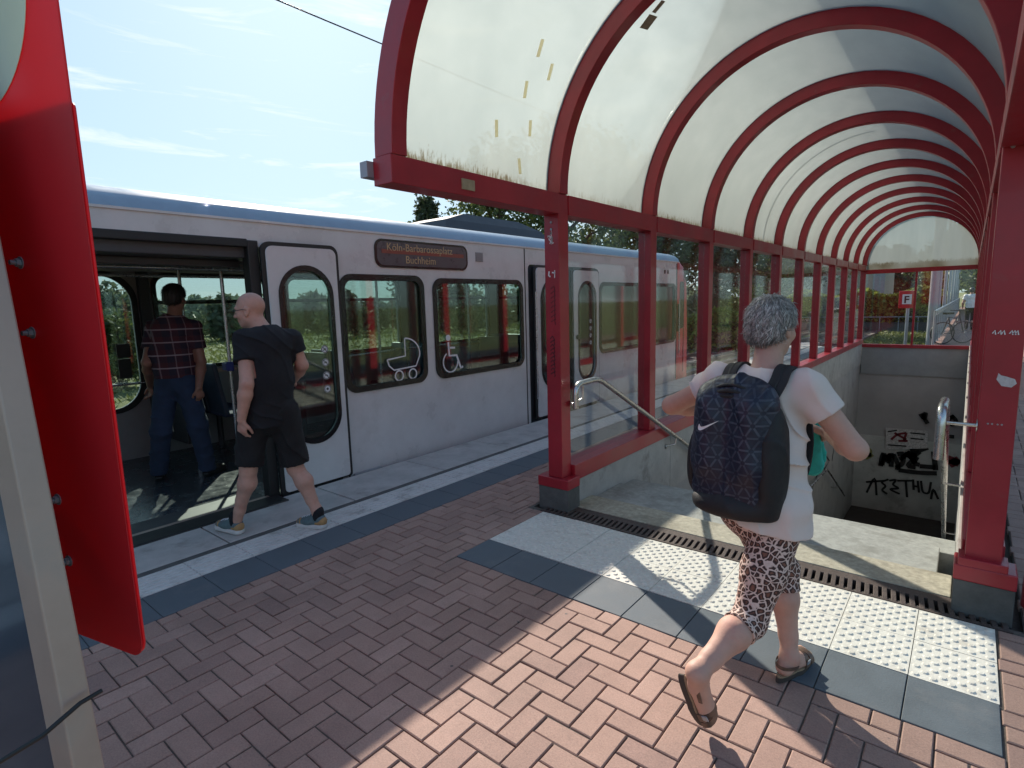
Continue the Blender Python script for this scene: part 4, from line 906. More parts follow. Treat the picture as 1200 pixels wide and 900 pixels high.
# hedge, wall, house
def foliage(name, mt, pts, size, n, parent=None, up=.3, tone=lambda p: 0, seed=1, aspect=.55):
    r = np.random.default_rng(seed); pts = np.asarray(pts); N_ = len(pts)
    nrm = r.normal(size=(N_, 3)); nrm[:, 2] += up; nrm /= np.linalg.norm(nrm, axis=1)[:, None]
    t = np.cross(nrm, r.normal(size=(N_, 3))); t /= np.linalg.norm(t, axis=1)[:, None]; bt = np.cross(nrm, t)
    s = size*r.uniform(.6, 1.4, (N_, 1)); a = t*s; c_ = bt*s*aspect
    V = np.stack([pts-a, pts-c_*.9+a*.1, pts+a, pts+c_*.9+a*.1], 1).reshape(-1, 3)
    me = bpy.data.meshes.new(name); me.vertices.add(4*N_); me.vertices.foreach_set('co', V.astype(np.float32).ravel())
    me.loops.add(4*N_); me.loops.foreach_set('vertex_index', np.arange(4*N_, dtype=np.int32))
    me.polygons.add(N_); me.polygons.foreach_set('loop_start', np.arange(N_, dtype=np.int32)*4); me.polygons.foreach_set('loop_total', np.full(N_, 4, dtype=np.int32))
    me.update(calc_edges=True); me.validate()
    at = me.attributes.new('tone', 'FLOAT', 'FACE'); at.data.foreach_set('value', np.clip(r.normal(.45, .25, N_), 0, 1).astype(np.float32))
    return link(name, me, mt, parent)
def tree(loc, h, w, label, seed=0, kind='leaf', n=5200, leaf=.16, group='trees behind the train', trunk_h=.28, conifer=False, dense=1.0):
    r = np.random.default_rng(seed); x, y, z0 = loc
    t = empty('conifer_tree' if conifer else 'tree', (x, y, z0), label, 'tree', group)
    m = MB(); top = h*.82
    P = [(x+.15*math.sin(k*1.3+seed)*k/4, y+.15*math.cos(k+seed)*k/4, z0+top*k/5) for k in range(6)]
    m.tube(P, [.035*h*(1-.17*k) for k in range(6)], 8)
    cl = []
    nb = 15 if not conifer else 34
    for k in range(nb):
        q = k/nb; zz = z0+h*(trunk_h+(.88-trunk_h)*q); an = k*2.4+seed; 
        rad = w*(math.sin(PI*min(1, .25+.8*q))**.7)*r.uniform(.65, 1.05) if not conifer else w*(1.05-q)*r.uniform(.7, 1.1)
        e = np.array([x+rad*.75*math.cos(an), y+rad*.75*math.sin(an), zz+(h*.10 if not conifer else -h*.02+.05*h*q)])
        b0 = np.array([x, y, zz-h*.06]); mid = (b0+e)/2+np.array([0, 0, .04*h if not conifer else .03*h]); m.tube([b0, mid, e], [.010*h, .006*h, .003*h], 5)
        if conifer:
            for s in np.linspace(.3, 1, 5): cl.append((b0*(1-s)+e*s+np.array([0, 0, .02*h*s*(1-s)*4]), w*.13+.02))
        else:
            cl.append((e, w*r.uniform(.28, .46))); cl.append((mid+r.normal(size=3)*w*.12, w*r.uniform(.22, .38)))
    m.build('trunk', M['bark'], t)
    pts = []
    per = int(n/len(cl))
    for c_, rr in cl:
        d = r.normal(size=(per, 3)); d /= np.linalg.norm(d, axis=1)[:, None]; d *= (rr*r.uniform(.35, 1.12, (per, 1))**.6)
        if conifer: d[:, 2] = d[:, 2]*.6-abs(r.normal(size=per))*rr*.6
        else: d[:, 2] *= .8
        pts.append(c_+d)
    foliage('crown', M[kind], np.concatenate(pts), leaf, 0, t, .25, seed=seed)
    return t
# trees above the train roof, seen over it and through the canopy
def dirpt(u, dist, z=PZ):
    r = ray(u, 350); r = r/np.linalg.norm(r[:2]); return (float(r[0]*dist), float(r[1]*dist), z)
tl = [(505, 30, 7.0, 3.0, 'leaf_dark', True, 'sparse drooping conifer rising above the train roof, left of the first red post'),
      (585, 34, 7.8, 4.0, 'leaf', False, 'loose leafy tree behind the train roof box, left of the first red post'),
      (660, 30, 7.9, 3.9, 'leaf', False, 'dense green tree above the train, seen just right of the first red post'),
      (722, 38, 8.2, 4.2, 'leaf', False, 'green tree above the train, seen beside the second red post'),
      (775, 32, 6.6, 3.0, 'leaf', False, 'green tree above the red end of the train'),
      (838, 36, 7.4, 3.6, 'leaf_dark', False, 'dark tree behind the canopy glazing, right of the train end'),
      (880, 42, 7.2, 3.5, 'leaf', False, 'bushy tree behind the canopy glazing, above the woman\'s head'),
      (925, 52, 7.5, 3.6, 'leaf_dark', False, 'dark tree seen through the narrow glazing right of the woman\'s head')]
for i, (u, d, h, w_, k, cf, lb) in enumerate(tl):
    tree(dirpt(u, d), h*(1.5 if 550 < u < 800 else 1.3), w_*1.15, lb, 20+i, k, 7000, .15 if not cf else .12, 'trees behind the train', conifer=cf)
# far tree line beyond the fields, seen through the train windows
i = 0
for u in range(60, 860, 34):
    d = 62+9*math.sin(i*1.7); p = dirpt(u, d)
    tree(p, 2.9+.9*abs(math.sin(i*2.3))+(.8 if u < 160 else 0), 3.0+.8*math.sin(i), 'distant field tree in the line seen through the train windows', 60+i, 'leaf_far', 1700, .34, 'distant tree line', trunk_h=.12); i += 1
# nearer dark bush seen through the far train door window
tree(dirpt(128, 24), 2.5, 1.5, 'round bush behind the train, seen in the leftmost train window', 99, 'leaf', 3500, .10, 'bushes by the track', trunk_h=.08)
tree((-9.0, 30.5, PZ), 3.0, 1.6, 'bright bush beyond the train end, seen through the canopy glazing', 98, 'leaf_hedge', 3500, .10, 'bushes by the track', trunk_h=.08)
# background beyond the end gable
tree(dirpt(1028, 95), 8.5, 4.0, 'dark tree right of the cream building far behind the canopy', 120, 'leaf_dark', 3000, .35, 'trees beyond the canopy end')
tree(dirpt(1052, 110), 10, 3.2, 'tall dark tree above the F sign', 121, 'leaf_dark', 3000, .38, 'trees beyond the canopy end')
tree(dirpt(1098, 120), 9.5, 6.0, 'round green tree behind the thick grey mast', 122, 'leaf', 3400, .4, 'trees beyond the canopy end')
tree(dirpt(1118, 100), 10.5, 5.5, 'green tree behind the row of grey poles', 123, 'leaf', 3400, .36, 'trees beyond the canopy end')
tree(dirpt(1138, 85), 10.5, 4.6, 'big green tree at the right end of the path', 124, 'leaf', 3400, .3, 'trees beyond the canopy end')
tree(dirpt(1170, 60), 9, 4.6, 'green tree hidden mostly behind the right red posts', 125, 'leaf', 3400, .3, 'trees beyond the canopy end')
hb = at_y(1012, 350, 62)
h_ = empty('house', (hb[0]-3, 62, PZ), 'cream building with dark roof beyond the hedge, far behind the canopy', 'house')
x1 = at_y(1036, 340, 62)[0]; x0 = x1-11
m = MB(); m.box(x0, x1, 62, 70, PZ, 4.3); m.build('wall', M['cream'], h_)
m = MB(); m.box(x1-.9, x1+.02, 61.95, 62, PZ, 4.3); m.build('corner_panel', mat('grey panel', (.35, .36, .38), .8), h_)
m = MB(); m.add([(x0-.3, 61.7, 4.3), (x1+.1, 61.7, 4.3), (x1+.1, 70.3, 4.3), (x0-.3, 70.3, 4.3), (x0+.5, 66, 6.2), (x1-.5, 66, 6.2)], [(0, 1, 5, 4), (2, 3, 4, 5), (1, 2, 5), (3, 0, 4), (0, 3, 2, 1)]); m.build('roof', M['roof_tile'], h_)
r = np.random.default_rng(5)
def hedge(xa, xb, y, z0, z1, label, n=9000):
    P = np.stack([r.uniform(xa, xb, n), y+r.normal(0, .35, n), z0+(z1-z0)*r.uniform(0, 1, n)**.75], 1)
    P[:, 2] += .25*np.sin(P[:, 0]*1.9)*(P[:, 2]-z0)/(z1-z0)
    hd = empty('hedge', ((xa+xb)/2, y, z0), label, 'hedge')
    foliage('leaves', M['leaf_hedge'], P, .13, 0, hd, .5, seed=8)
    m = MB(); m.box(xa, xb, y-.2, y+.2, z0, z1-.4); m.build('shade_core', mat('hedge shade', (.03, .04, .012), .95), hd)  # solid dark core: shade between the leaves put into its colour
xa, xb = at_y(990, 380, 44)[0], at_y(1100, 380, 44)[0]
hedge(xa-6, xb+.4, 44, -.3, 1.75, 'yellow green trimmed hedge beyond the tracks, behind the F sign', 14000)
m = MB(); m.box(xa-6, xb, 43.4, 43.55, PZ, -.25); tag(m.build('low_wall', M['plinth'], None), 'low dark wall under the yellow green hedge', 'wall')
m = MB(); m.tube([(xa-6, 43.2, .1), (xb, 43.2, .1)], .03, 6); 
for k in range(12): x = xa-6+(xb-xa+6)*k/11; m.tube([(x, 43.2, PZ), (x, 43.2, .1)], .03, 6)
tag(m.build('pipe_fence', M['galv'], None), 'thin pipe fence in front of the hedge', 'fence')
hedge(-16.5, -7.6, 26.5, PZ, .9, 'row of wild green shrubs beside the track, beyond the train end', 9000)
# curved siding rails between the F sign and the hedge
m = MB()
for o_ in (0, 1.44): m.sweep([(-9.2+o_+.0105*max(0, k-0)**2*.9, 20+k*1.6, PZ+.10) for k in range(26)], (0, 0, 1), .045, .12)
struct(m.build('track_rails', M['rail']))
# weeds and meadow plants: ground cover
N_ = 26000; a = r.uniform(0, 1, N_); X0 = -9.5-45*a**1.6; P = np.stack([X0+r.normal(0, .6, N_), r.uniform(-8, 60, N_), PZ+.04+(.05+.38*r.uniform(0, 1, N_)**2)], 1)
P = P[(P[:, 0] < -7.7)]
o = foliage('meadow_plants', M['leaf_weed'], P, .16, 0, None, .1, seed=3, aspect=.3); tag(o, 'tall meadow weeds and grass beyond the tracks', 'weeds', kind='stuff')
N_ = 9000; P = np.stack([r.uniform(-4.2, -.95, N_), r.uniform(20.2, 42, N_), PZ+.03+.25*r.uniform(0, 1, N_)**2], 1)
o = foliage('grass_tufts', M['leaf_weed'], P, .09, 0, None, .1, seed=4, aspect=.3); tag(o, 'tufts of grass beside the path beyond the canopy', 'grass', kind='stuff')
N_ = 3500; P = np.stack([r.uniform(-10.6, -8.1, N_), r.uniform(-6, 8, N_), PZ+.03+.85*r.uniform(0, 1, N_)**1.3], 1)
o = foliage('track_weeds', M['leaf_weed'], P, .07, 0, None, .1, seed=6, aspect=.3); tag(o, 'high yellow green weeds right behind the train', 'weeds', kind='stuff')
# ================================================================ people: smooth implicit bodies turned into one mesh
def unit(v): v = np.array(v, float); return v/np.linalg.norm(v)
class Sdf:
    def __init__(s): s.p = []; s.cuts = []
    def cap(s, a, b, ra, rb=None, k=.02, flat=None, ax=None, op='u'):
        s.p.append(('c', np.array(a, float), np.array(b, float), ra, ra if rb is None else rb, k, flat, None if ax is None else unit(ax), op)); return s
    def ell(s, c, r, fr=None, k=.02, op='u'):
        s.p.append(('e', np.array(c, float), np.array(r, float), np.eye(3) if fr is None else np.array(fr, float), k, op)); return s
    def cut(s, p, n, k=.0): s.cuts.append((np.array(p, float), unit(n), k)); return s   # removes the side n points to
    def mesh(s, name, vox, mt, parent=None, disp=None, smooth_it=1):
        lo = np.full(3, 1e9); hi = -lo
        for q in s.p:
            if q[-1] != 'u': continue
            if q[0] == 'c': r = max(q[3], q[4])*(1/q[6] if q[6] and q[6] < 1 else 1); r = max(q[3], q[4]); pts = [(q[1], r), (q[2], r)]
            else: pts = [(q[1], max(q[2]))]
            for c, r in pts: lo = np.minimum(lo, c-r); hi = np.maximum(hi, c+r)
        lo -= 5*vox; hi += 5*vox; dim = np.ceil((hi-lo)/vox).astype(int)+1
        F = np.full(dim, .5, np.float32); ax = [lo[i]+vox*np.arange(dim[i]) for i in range(3)]
        for q in s.p:
            k = q[5] if q[0] == 'c' else q[4]; mg = k*1.2+4*vox
            if q[0] == 'c': r = max(q[3], q[4]); l = np.minimum(q[1], q[2])-r-mg; h = np.maximum(q[1], q[2])+r+mg
            else: r = max(q[2]); l = q[1]-r-mg; h = q[1]+r+mg
            i0 = np.maximum(0, np.floor((l-lo)/vox).astype(int)); i1 = np.minimum(dim, np.ceil((h-lo)/vox).astype(int)+1)
            if (i1 <= i0).any(): continue
            X = ax[0][i0[0]:i1[0], None, None]; Y = ax[1][None, i0[1]:i1[1], None]; Z = ax[2][None, None, i0[2]:i1[2]]
            if q[0] == 'c':
                a, b = q[1], q[2]; ba = b-a; L2 = ba@ba+1e-12
                px, py, pz = X-a[0], Y-a[1], Z-a[2]
                hh = np.clip((px*ba[0]+py*ba[1]+pz*ba[2])/L2, 0, 1)
                dx, dy, dz = px-hh*ba[0], py-hh*ba[1], pz-hh*ba[2]; rr = q[3]+(q[4]-q[3])*hh
                if q[6]:
                    n_ = q[7]; t = dx*n_[0]+dy*n_[1]+dz*n_[2]; f = 1/q[6]-1; dx = dx+n_[0]*t*f; dy = dy+n_[1]*t*f; dz = dz+n_[2]*t*f
                    ln = np.sqrt(dx*dx+dy*dy+dz*dz); d = (ln-rr)*(q[6]*.5+.5)
                else: d = np.sqrt(dx*dx+dy*dy+dz*dz)-rr
            else:
                fr = q[3]; rad = q[2]; px, py, pz = X-q[1][0], Y-q[1][1], Z-q[1][2]
                u0 = (px*fr[0][0]+py*fr[0][1]+pz*fr[0][2]); u1 = (px*fr[1][0]+py*fr[1][1]+pz*fr[1][2]); u2 = (px*fr[2][0]+py*fr[2][1]+pz*fr[2][2])
                k0 = np.sqrt((u0/rad[0])**2+(u1/rad[1])**2+(u2/rad[2])**2); k1 = np.sqrt((u0/rad[0]**2)**2+(u1/rad[1]**2)**2+(u2/rad[2]**2)**2)+1e-6
                d = k0*(k0-1)/k1
            sub = F[i0[0]:i1[0], i0[1]:i1[1], i0[2]:i1[2]]; op = q[-1]
            if op == 'u':
                if k > 0: w = np.clip(.5+.5*(sub-d)/k, 0, 1); r_ = sub+(d-sub)*w-k*w*(1-w)
                else: r_ = np.minimum(sub, d)
            else:
                d = -d
                if k > 0: w = np.clip(.5-.5*(sub-d)/k, 0, 1); r_ = sub+(d-sub)*w+k*w*(1-w)
                else: r_ = np.maximum(sub, d)
            F[i0[0]:i1[0], i0[1]:i1[1], i0[2]:i1[2]] = r_
        X = ax[0][:, None, None]; Y = ax[1][None, :, None]; Z = ax[2][None, None, :]
        if disp is not None: F = F+disp(X, Y, Z).astype(np.float32)
        for p, n_, k in s.cuts:
            d = (X-p[0])*n_[0]+(Y-p[1])*n_[1]+(Z-p[2])*n_[2]
            if k > 0: w = np.clip(.5-.5*(F-d)/k, 0, 1); F = F+(d-F)*w+k*w*(1-w)
            else: F = np.maximum(F, d)
        # naive surface nets
        S = F < 0; nx, ny, nz = dim
        c = np.zeros((nx-1, ny-1, nz-1), np.int8)
        for i in (0, 1):
            for j in (0, 1):
                for l in (0, 1): c += S[i:nx-1+i, j:ny-1+j, l:nz-1+l]
        act = np.argwhere((c > 0) & (c < 8)); vid = np.full(c.shape, -1, np.int32); vid[tuple(act.T)] = np.arange(len(act))
        acc = np.zeros((len(act), 3)); cnt = np.zeros(len(act))
        cr = [(i, j, l) for i in (0, 1) for j in (0, 1) for l in (0, 1)]
        for a in cr:
            for b in cr:
                if a < b and sum(x != y for x, y in zip(a, b)) == 1:
                    fa = F[act[:, 0]+a[0], act[:, 1]+a[1], act[:, 2]+a[2]]; fb = F[act[:, 0]+b[0], act[:, 1]+b[1], act[:, 2]+b[2]]
                    mk = (fa < 0) != (fb < 0); t = np.where(mk, fa/np.where(mk, fa-fb, 1), 0)
                    acc += mk[:, None]*(np.array(a)+t[:, None]*(np.array(b)-np.array(a))); cnt += mk
        V = lo+vox*(act+acc/cnt[:, None]); faces = []
        for d in range(3):
            e = [1 if i == d else 0 for i in range(3)]; sl0 = tuple(slice(0, dim[i]-e[i]) for i in range(3)); sl1 = tuple(slice(e[i], dim[i]) for i in range(3))
            dif = S[sl0] != S[sl1]; E_ = np.argwhere(dif); o1, o2 = [i for i in range(3) if i != d]
            ok = (E_[:, o1] > 0) & (E_[:, o2] > 0) & (E_[:, o1] < dim[o1]-1) & (E_[:, o2] < dim[o2]-1); E_ = E_[ok]
            def g(a, b): q = E_.copy(); q[:, o1] -= a; q[:, o2] -= b; return vid[tuple(q.T)]
            Q = np.stack([g(1, 1), g(0, 1), g(0, 0), g(1, 0)], 1); ins = S[tuple(E_.T)]
            fl = ins if d != 1 else ~ins
            Q[~fl] = Q[~fl][:, ::-1]; faces.append(Q)
        Fc = np.concatenate(faces)
        # light laplacian smoothing
        for _ in range(smooth_it):
            acc = np.zeros_like(V); cn = np.zeros(len(V))
            for k_ in range(4):
                a, b = Fc[:, k_], Fc[:, (k_+1) % 4]
                for ax_ in range(3): acc[:, ax_] += np.bincount(a, V[b, ax_], len(V))+np.bincount(b, V[a, ax_], len(V))
                cn += np.bincount(a, minlength=len(V))+np.bincount(b, minlength=len(V))
            V = V*.45+.55*acc/np.maximum(cn, 1)[:, None]
        me = bpy.data.meshes.new(name); me.vertices.add(len(V)); me.vertices.foreach_set('co', V.astype(np.float32).ravel())
        me.loops.add(4*len(Fc)); me.loops.foreach_set('vertex_index', Fc.astype(np.int32).ravel())
        me.polygons.add(len(Fc)); me.polygons.foreach_set('loop_start', np.arange(len(Fc), dtype=np.int32)*4); me.polygons.foreach_set('loop_total', np.full(len(Fc), 4, np.int32))
        me.update(calc_edges=True); me.validate()
        o = link(name, me, mt, parent); me.polygons.foreach_set('use_smooth', np.ones(len(me.polygons), bool)); return o
def folds(amp, fx, fz, seed=0, dirn=(1, .4, .5)):
    d0 = unit(dirn); r = np.random.default_rng(seed); ph = r.uniform(0, 6, 8)
    def f(X, Y, Z):
        w = .035*np.sin(X*14+ph[0])+.04*np.sin(Z*11+ph[1])+.03*np.sin(Y*17+ph[2])
        t = (X*d0[0]+Y*d0[1]+Z*d0[2]+w)*fx; m = .5+.5*np.sin(X*9+Y*7+ph[3])*np.sin(Z*fz+ph[4])
        return -amp*(1-np.abs(np.sin(t+ph[5])))**3*m+amp*.3*np.sin(X*41+Z*23+ph[6])*np.sin(Y*37-Z*19)
    return f
def frame(f, u=(0, 0, 1)):
    f = unit(f); r = unit(np.cross(f, u)); u = np.cross(r, f); return np.array([r, f, u])     # rows: right, forward, up
def hand(s, wr, dirn, palmn, side, curl=.6, sc=1.0, k=.006):
    # wr: wrist, dirn: pointing to the fingers, palmn: the way the palm faces, side: +1 when the thumb is on the left of (dirn, palmn)
    d = unit(dirn); pn = unit(np.array(palmn)-np.dot(palmn, d)*d); lat = np.cross(d, pn)*side
    kn = wr+d*.085*sc
    s.cap(wr+d*.012*sc, wr+d*.060*sc, .030*sc, .036*sc, k=.012, flat=.42, ax=pn)
    for i, (o, L) in enumerate(((-.028, .062), (-.0095, .074), (.0095, .080), (.028, .070))[::-1] if True else ()):
        a = kn+lat*(.0275-.0185*i)*sc-d*(.004*abs(i-1.2))*sc; L *= sc
        c1 = curl*.9+.1*i; c2 = curl*1.9+.12*i; c3 = curl*2.6+.12*i
        a0 = a-d*.03*sc; b = a+(d*math.cos(c1)+pn*math.sin(c1))*L*.48; c = b+(d*math.cos(c2)+pn*math.sin(c2))*L*.32; e = c+(d*math.cos(c3)+pn*math.sin(c3))*L*.22
        s.cap(a0, a, .0085*sc, .0098*sc, k=.006).cap(a, b, .0098*sc, .0088*sc, k=.003).cap(b, c, .0088*sc, .0080*sc, k=.003).cap(c, e, .008*sc, .007*sc, k=.003)
    a = wr+d*.022*sc+lat*.022*sc; b = wr+d*.052*sc+lat*.046*sc+pn*.014*sc; c = b+(d*.75+lat*.15+pn*.45)*.032*sc; e = c+(d*.8-lat*.1+pn*.5)*.024*sc
    s.cap(a, b, .014*sc, .0115*sc, k=.01).cap(b, c, .0108*sc, .0098*sc, k=.004).cap(c, e, .0098*sc, .008*sc, k=.003)
def head(s, c, f, up=(0, 0, 1), sc=1.0):
    fr = frame(f, up); r, fw, u = fr; P = lambda a, b, d: c+(r*a+fw*b+u*d)*sc
    s.ell(P(0, -.012, .028), np.array([.076, .096, .090])*sc, fr, k=.02)
    s.ell(P(0, .030, -.030), np.array([.060, .062, .085])*sc, fr, k=.03)
    s.ell(P(0, .055, -.088), np.array([.030, .026, .024])*sc, fr, k=.03)                     # chin
    s.cap(P(-.048, .01, -.070), P(0, .06, -.092), .016*sc, .016*sc, k=.03).cap(P(.048, .01, -.070), P(0, .06, -.092), .016*sc, .016*sc, k=.03)
    s.cap(P(-.036, .078, .022), P(.036, .078, .022), .012*sc, .012*sc, k=.02)                # brow
    for q in (-1, 1):
        s.ell(P(.031*q, .088, .002), np.array([.017, .014, .012])*sc, fr, k=.012, op='s')
        s.ell(P(.031*q, .073, .001), np.array([.0135, .0135, .0125])*sc, fr, k=.004)
        s.ell(P(.042*q, .062, -.030), np.array([.020, .020, .018])*sc, fr, k=.03)              # cheek
        # ear
        s.ell(P(.078*q, -.004, -.008), np.array([.010, .020, .032])*sc, frame(f, up), k=.006)
        s.ell(P(.088*q, .002, -.006), np.array([.006, .010, .018])*sc, fr, k=.004, op='s')
        s.ell(P(.079*q, .003, -.036), np.array([.007, .010, .011])*sc, fr, k=.006)
    s.cap(P(0, .088, .012), P(0, .112, -.030), .0085*sc, .0125*sc, k=.014)                    # nose
    for q in (-1, 1): s.ell(P(.012*q, .100, -.036), np.array([.009, .011, .008])*sc, fr, k=.008)
    s.cap(P(-.020, .086, -.058), P(.020, .086, -.058), .0065*sc, .0065*sc, k=.010).cap(P(-.016, .086, -.068), P(.016, .086, -.068), .007*sc, .007*sc, k=.010)
    s.cap(P(-.024, .095, -.063), P(.024, .095, -.063), .0016*sc, .0016*sc, k=.003, op='s')
def limb_leg(s, hip, kn, an, th=.082, kr=.052, cr=.054, ar=.034, back=(0, -1, 0), inf=0.0, k=.03, lo=True):
    hip, kn, an = map(np.array, (hip, kn, an)); bk = np.array(back)
    s.cap(hip, hip*.45+kn*.55, th+inf, (th*.45+kr*.55)+.006+inf, k=k).cap(hip*.45+kn*.55, kn, (th*.45+kr*.55)+.004+inf, kr+inf, k=k)
    if lo:
        m_ = kn*.68+an*.32+bk*.018
        s.cap(kn, m_, kr*.94+inf, cr+inf, k=k).cap(m_, an*.75+kn*.25, cr+inf, ar*1.12+inf, k=k).cap(an*.75+kn*.25, an, ar*1.12+inf, ar+inf, k=.015)
def bare_foot(s, an, heel, toe, k=.012, w=.036):
    an, heel, toe = map(np.array, (an, heel, toe)); d = unit(toe-heel); up = np.cross(np.cross(d, [0, 0, 1.]), d) if abs(d[2]) < .9 else unit(an-heel); up = unit(an-heel-np.dot(an-heel, d)*d)
    lat = np.cross(d, up); L = np.linalg.norm(toe-heel)
    s.cap(an, heel+d*.03+up*.03, .031, .029, k=.02)
    s.cap(heel+d*.03+up*.028, heel+d*L*.62+up*.020, .029, .034, k=.02, flat=.75, ax=up)
    s.cap(an, heel+d*L*.60+up*.022, .030, .026, k=.03)
    for i in range(5):
        l = lat*(-.030+.015*i); tl = L*(.98-.035*abs(i-1)-.02*i)
        s.cap(heel+d*L*.60+up*.018+l*.9, heel+d*tl+up*.012+l, .014, .0105 if i else .0125, k=.006)
def torso(s, pel, wst, chs, nk, shl, shr, hpl, hpr, fwd, inf=0., sw=.155, ww=.135, hw=.165, fl=.66, k=.05):
    s.cap(chs, wst, sw+inf, ww+inf, k=k, flat=fl, ax=fwd).cap(wst, pel, ww+inf, hw+inf, k=k, flat=fl+.06, ax=fwd)
    s.cap(shl, chs+(shl-chs)*.1+np.array([0, 0, .03]), .052+inf, .085+inf, k=k).cap(shr, chs+(shr-chs)*.1+np.array([0, 0, .03]), .052+inf, .085+inf, k=k)
def Vx(*a): return np.array(a, float)
def T(u, v, y): return at_y(u, v, y)

# ---------------------------------------------------------------- woman with backpack
W_F = unit((.17, .985, 0)); W_R = unit((.985, -.17, 0)); UZ = Vx(0, 0, 1)
wm = empty('person', (-.55, 2.2, 0), 'grey haired person in pale pink t-shirt and leopard leggings striding to the stairs', 'person')
pel = Vx(-.585, 2.20, .80); wst = Vx(-.60, 2.225, .99); chs = Vx(-.605, 2.26, 1.17); nk = Vx(-.60, 2.29, 1.335)
hc = Vx(-.600, 2.345, 1.482); h_f = unit((.36, .92, -.12)); h_u = unit((0.02, .10, 1))
shL = Vx(-.765, 2.275, 1.265); shR = Vx(-.445, 2.235, 1.265)
elL = Vx(-1.00, 2.33, 1.135); wrL = Vx(-.84, 2.53, 1.10)
elR = Vx(-.285, 2.26, 1.055); wrR = Vx(-.40, 2.47, 1.05)
hpL = pel-W_R*.085; hpR = pel+W_R*.085
knL = Vx(-.545, 2.46, .45); anL = Vx(-.490, 2.385, .100); heL = Vx(-.515, 2.33, .032); toL = Vx(-.455, 2.57, .032)
knR = Vx(-.562, 2.045, .405); anR = Vx(-.655, 1.775, .305); toR = Vx(-.645, 1.888, .042); heR = Vx(-.705, 1.792, .262); heR = toR+unit(heR-toR)*.238
s = Sdf()
head(s, hc, h_f, h_u, .93)
s.cap(nk+Vx(0, 0, -.02), hc+Vx(0, -.012, -.06), .056, .052, k=.03)
torso(s, pel, wst, chs, nk, shL, shR, hpL, hpR, W_F, sw=.135, ww=.125, hw=.15)
for sh, el, wr in ((shL, elL, wrL), (shR, elR, wrR)):
    s.cap(sh, el, .048, .039, k=.03); m_ = el*.7+wr*.3
    s.cap(el, m_, .038, .040, k=.02).cap(m_, wr, .040, .026, k=.02)
hand(s, wrL, unit((.85, .45, -.1)), (.2, -.5, -.6), 1, .55, .95)
hand(s, wrR, unit((-.75, .45, .1)), (-.2, -.4, -.6), -1, .55, .95)
limb_leg(s, hpL, knL, anL, th=.078, kr=.050, cr=.053, ar=.033, back=(0, -1, 0))
limb_leg(s, hpR, knR, anR, th=.078, kr=.050, cr=.055, ar=.033, back=unit((.1, -.2, .5)))
bare_foot(s, anR, heR, toR); bare_foot(s, anL, heL, toL)
s.mesh('body', .0045, M['skin_pale'], wm)
# leggings to just under the knee
s = Sdf()
s.cap(pel+Vx(0, 0, .03), pel, .135, .155, k=.05, flat=.74, ax=W_F)
limb_leg(s, hpL, knL, anL, th=.080, kr=.051, cr=.053, ar=.033, inf=.0075)
limb_leg(s, hpR, knR, anR, th=.082, kr=.052, cr=.055, ar=.033, back=unit((.1, -.2, .5)), inf=.0075)
def cutleg(sd, kn, an, f, r=.11):   # removes everything below a ring on the shin with a big subtracting capsule
    d = unit(an-kn); p = kn+(an-kn)*f; sd.cap(p+d*.0, an+d*.2, .0001, .0001, k=0, op='s')
class SdfL(Sdf): pass
def legcut(kn, an, f): 
    d = unit(an-kn); p = kn+(an-kn)*f; return p, d
cutsL = [legcut(knR, anR, .22), legcut(knL, anL, .24)]
def disp_leg(X, Y, Z):
    out = folds(.0022, 60, 30, 5, (.3, .3, 1))(X, Y, Z)
    for (p, d) in cutsL:
        dist = np.sqrt((X-p[0])**2+(Y-p[1])**2+(Z-p[2])**2); al = (X-p[0])*d[0]+(Y-p[1])*d[1]+(Z-p[2])*d[2]
        rad = np.sqrt(np.maximum(0, dist**2-al**2)); inside = (al > 0) & (rad < .10) & (al < .4)
        out = out+np.where(inside, np.minimum(al*1.0+0, .5)*1.0+np.where(al > 0, .0, 0), 0)*20
    return out
s.cut((0, 0, .80), (0, 0, 1)); s.mesh('leggings', .0045, M['leopard'], wm, disp=disp_leg)
# t-shirt
s = Sdf(); hem = Vx(-.590, 2.19, .762)
s.cap(chs+Vx(0, 0, .02), wst, .155, .155, k=.05, flat=.76, ax=W_F).cap(wst, hem, .155, .172, k=.05, flat=.80, ax=W_F).cap(hpR+Vx(.004, 0, .02), hpR+Vx(.0, 0, -.03), .099, .099, k=.04).cap(hpL+Vx(0, 0, .02), hpL+Vx(0, 0, -.03), .098, .098, k=.04)
for sh in (shL, shR): s.cap(sh, chs+(sh-chs)*.1+Vx(0, 0, .03), .066, .098, k=.05)
for sh, el, q in ((shL, elL, .36), (shR, elR, .44)): s.cap(sh, sh+(el-sh)*(q+.1), .068, .066, k=.03)
s.cut(hem+Vx(0, 0, .0), (-.22, .05, -1))
fd = folds(.022, 36, 13, 2, (.75, .2, .62)); cutsS = []
for sh, el, q in ((shL, elL, .36), (shR, elR, .44)): cutsS.append((sh+(el-sh)*q, unit(el-sh), unit((sh-chs)*Vx(1, 1, 0))))
def disp_sh(X, Y, Z):
    out = fd(X, Y, Z)
    for (p, d, o_) in cutsS:
        al = (X-p[0])*d[0]+(Y-p[1])*d[1]+(Z-p[2])*d[2]; dist2 = (X-p[0])**2+(Y-p[1])**2+(Z-p[2])**2; rad2 = dist2-al**2
        out = out+np.where((al > 0) & (rad2 < .0085) & (al < .12) & ((X-p[0])*o_[0]+(Y-p[1])*o_[1] > -.058), al*20, 0)
    return out
s.cap(nk+Vx(0, .01, -.012), nk+Vx(0, .02, .10), .080, .10, k=.012, op='s')
s.mesh('t_shirt', .0045, M['shirt_pink'], wm, disp=disp_sh)
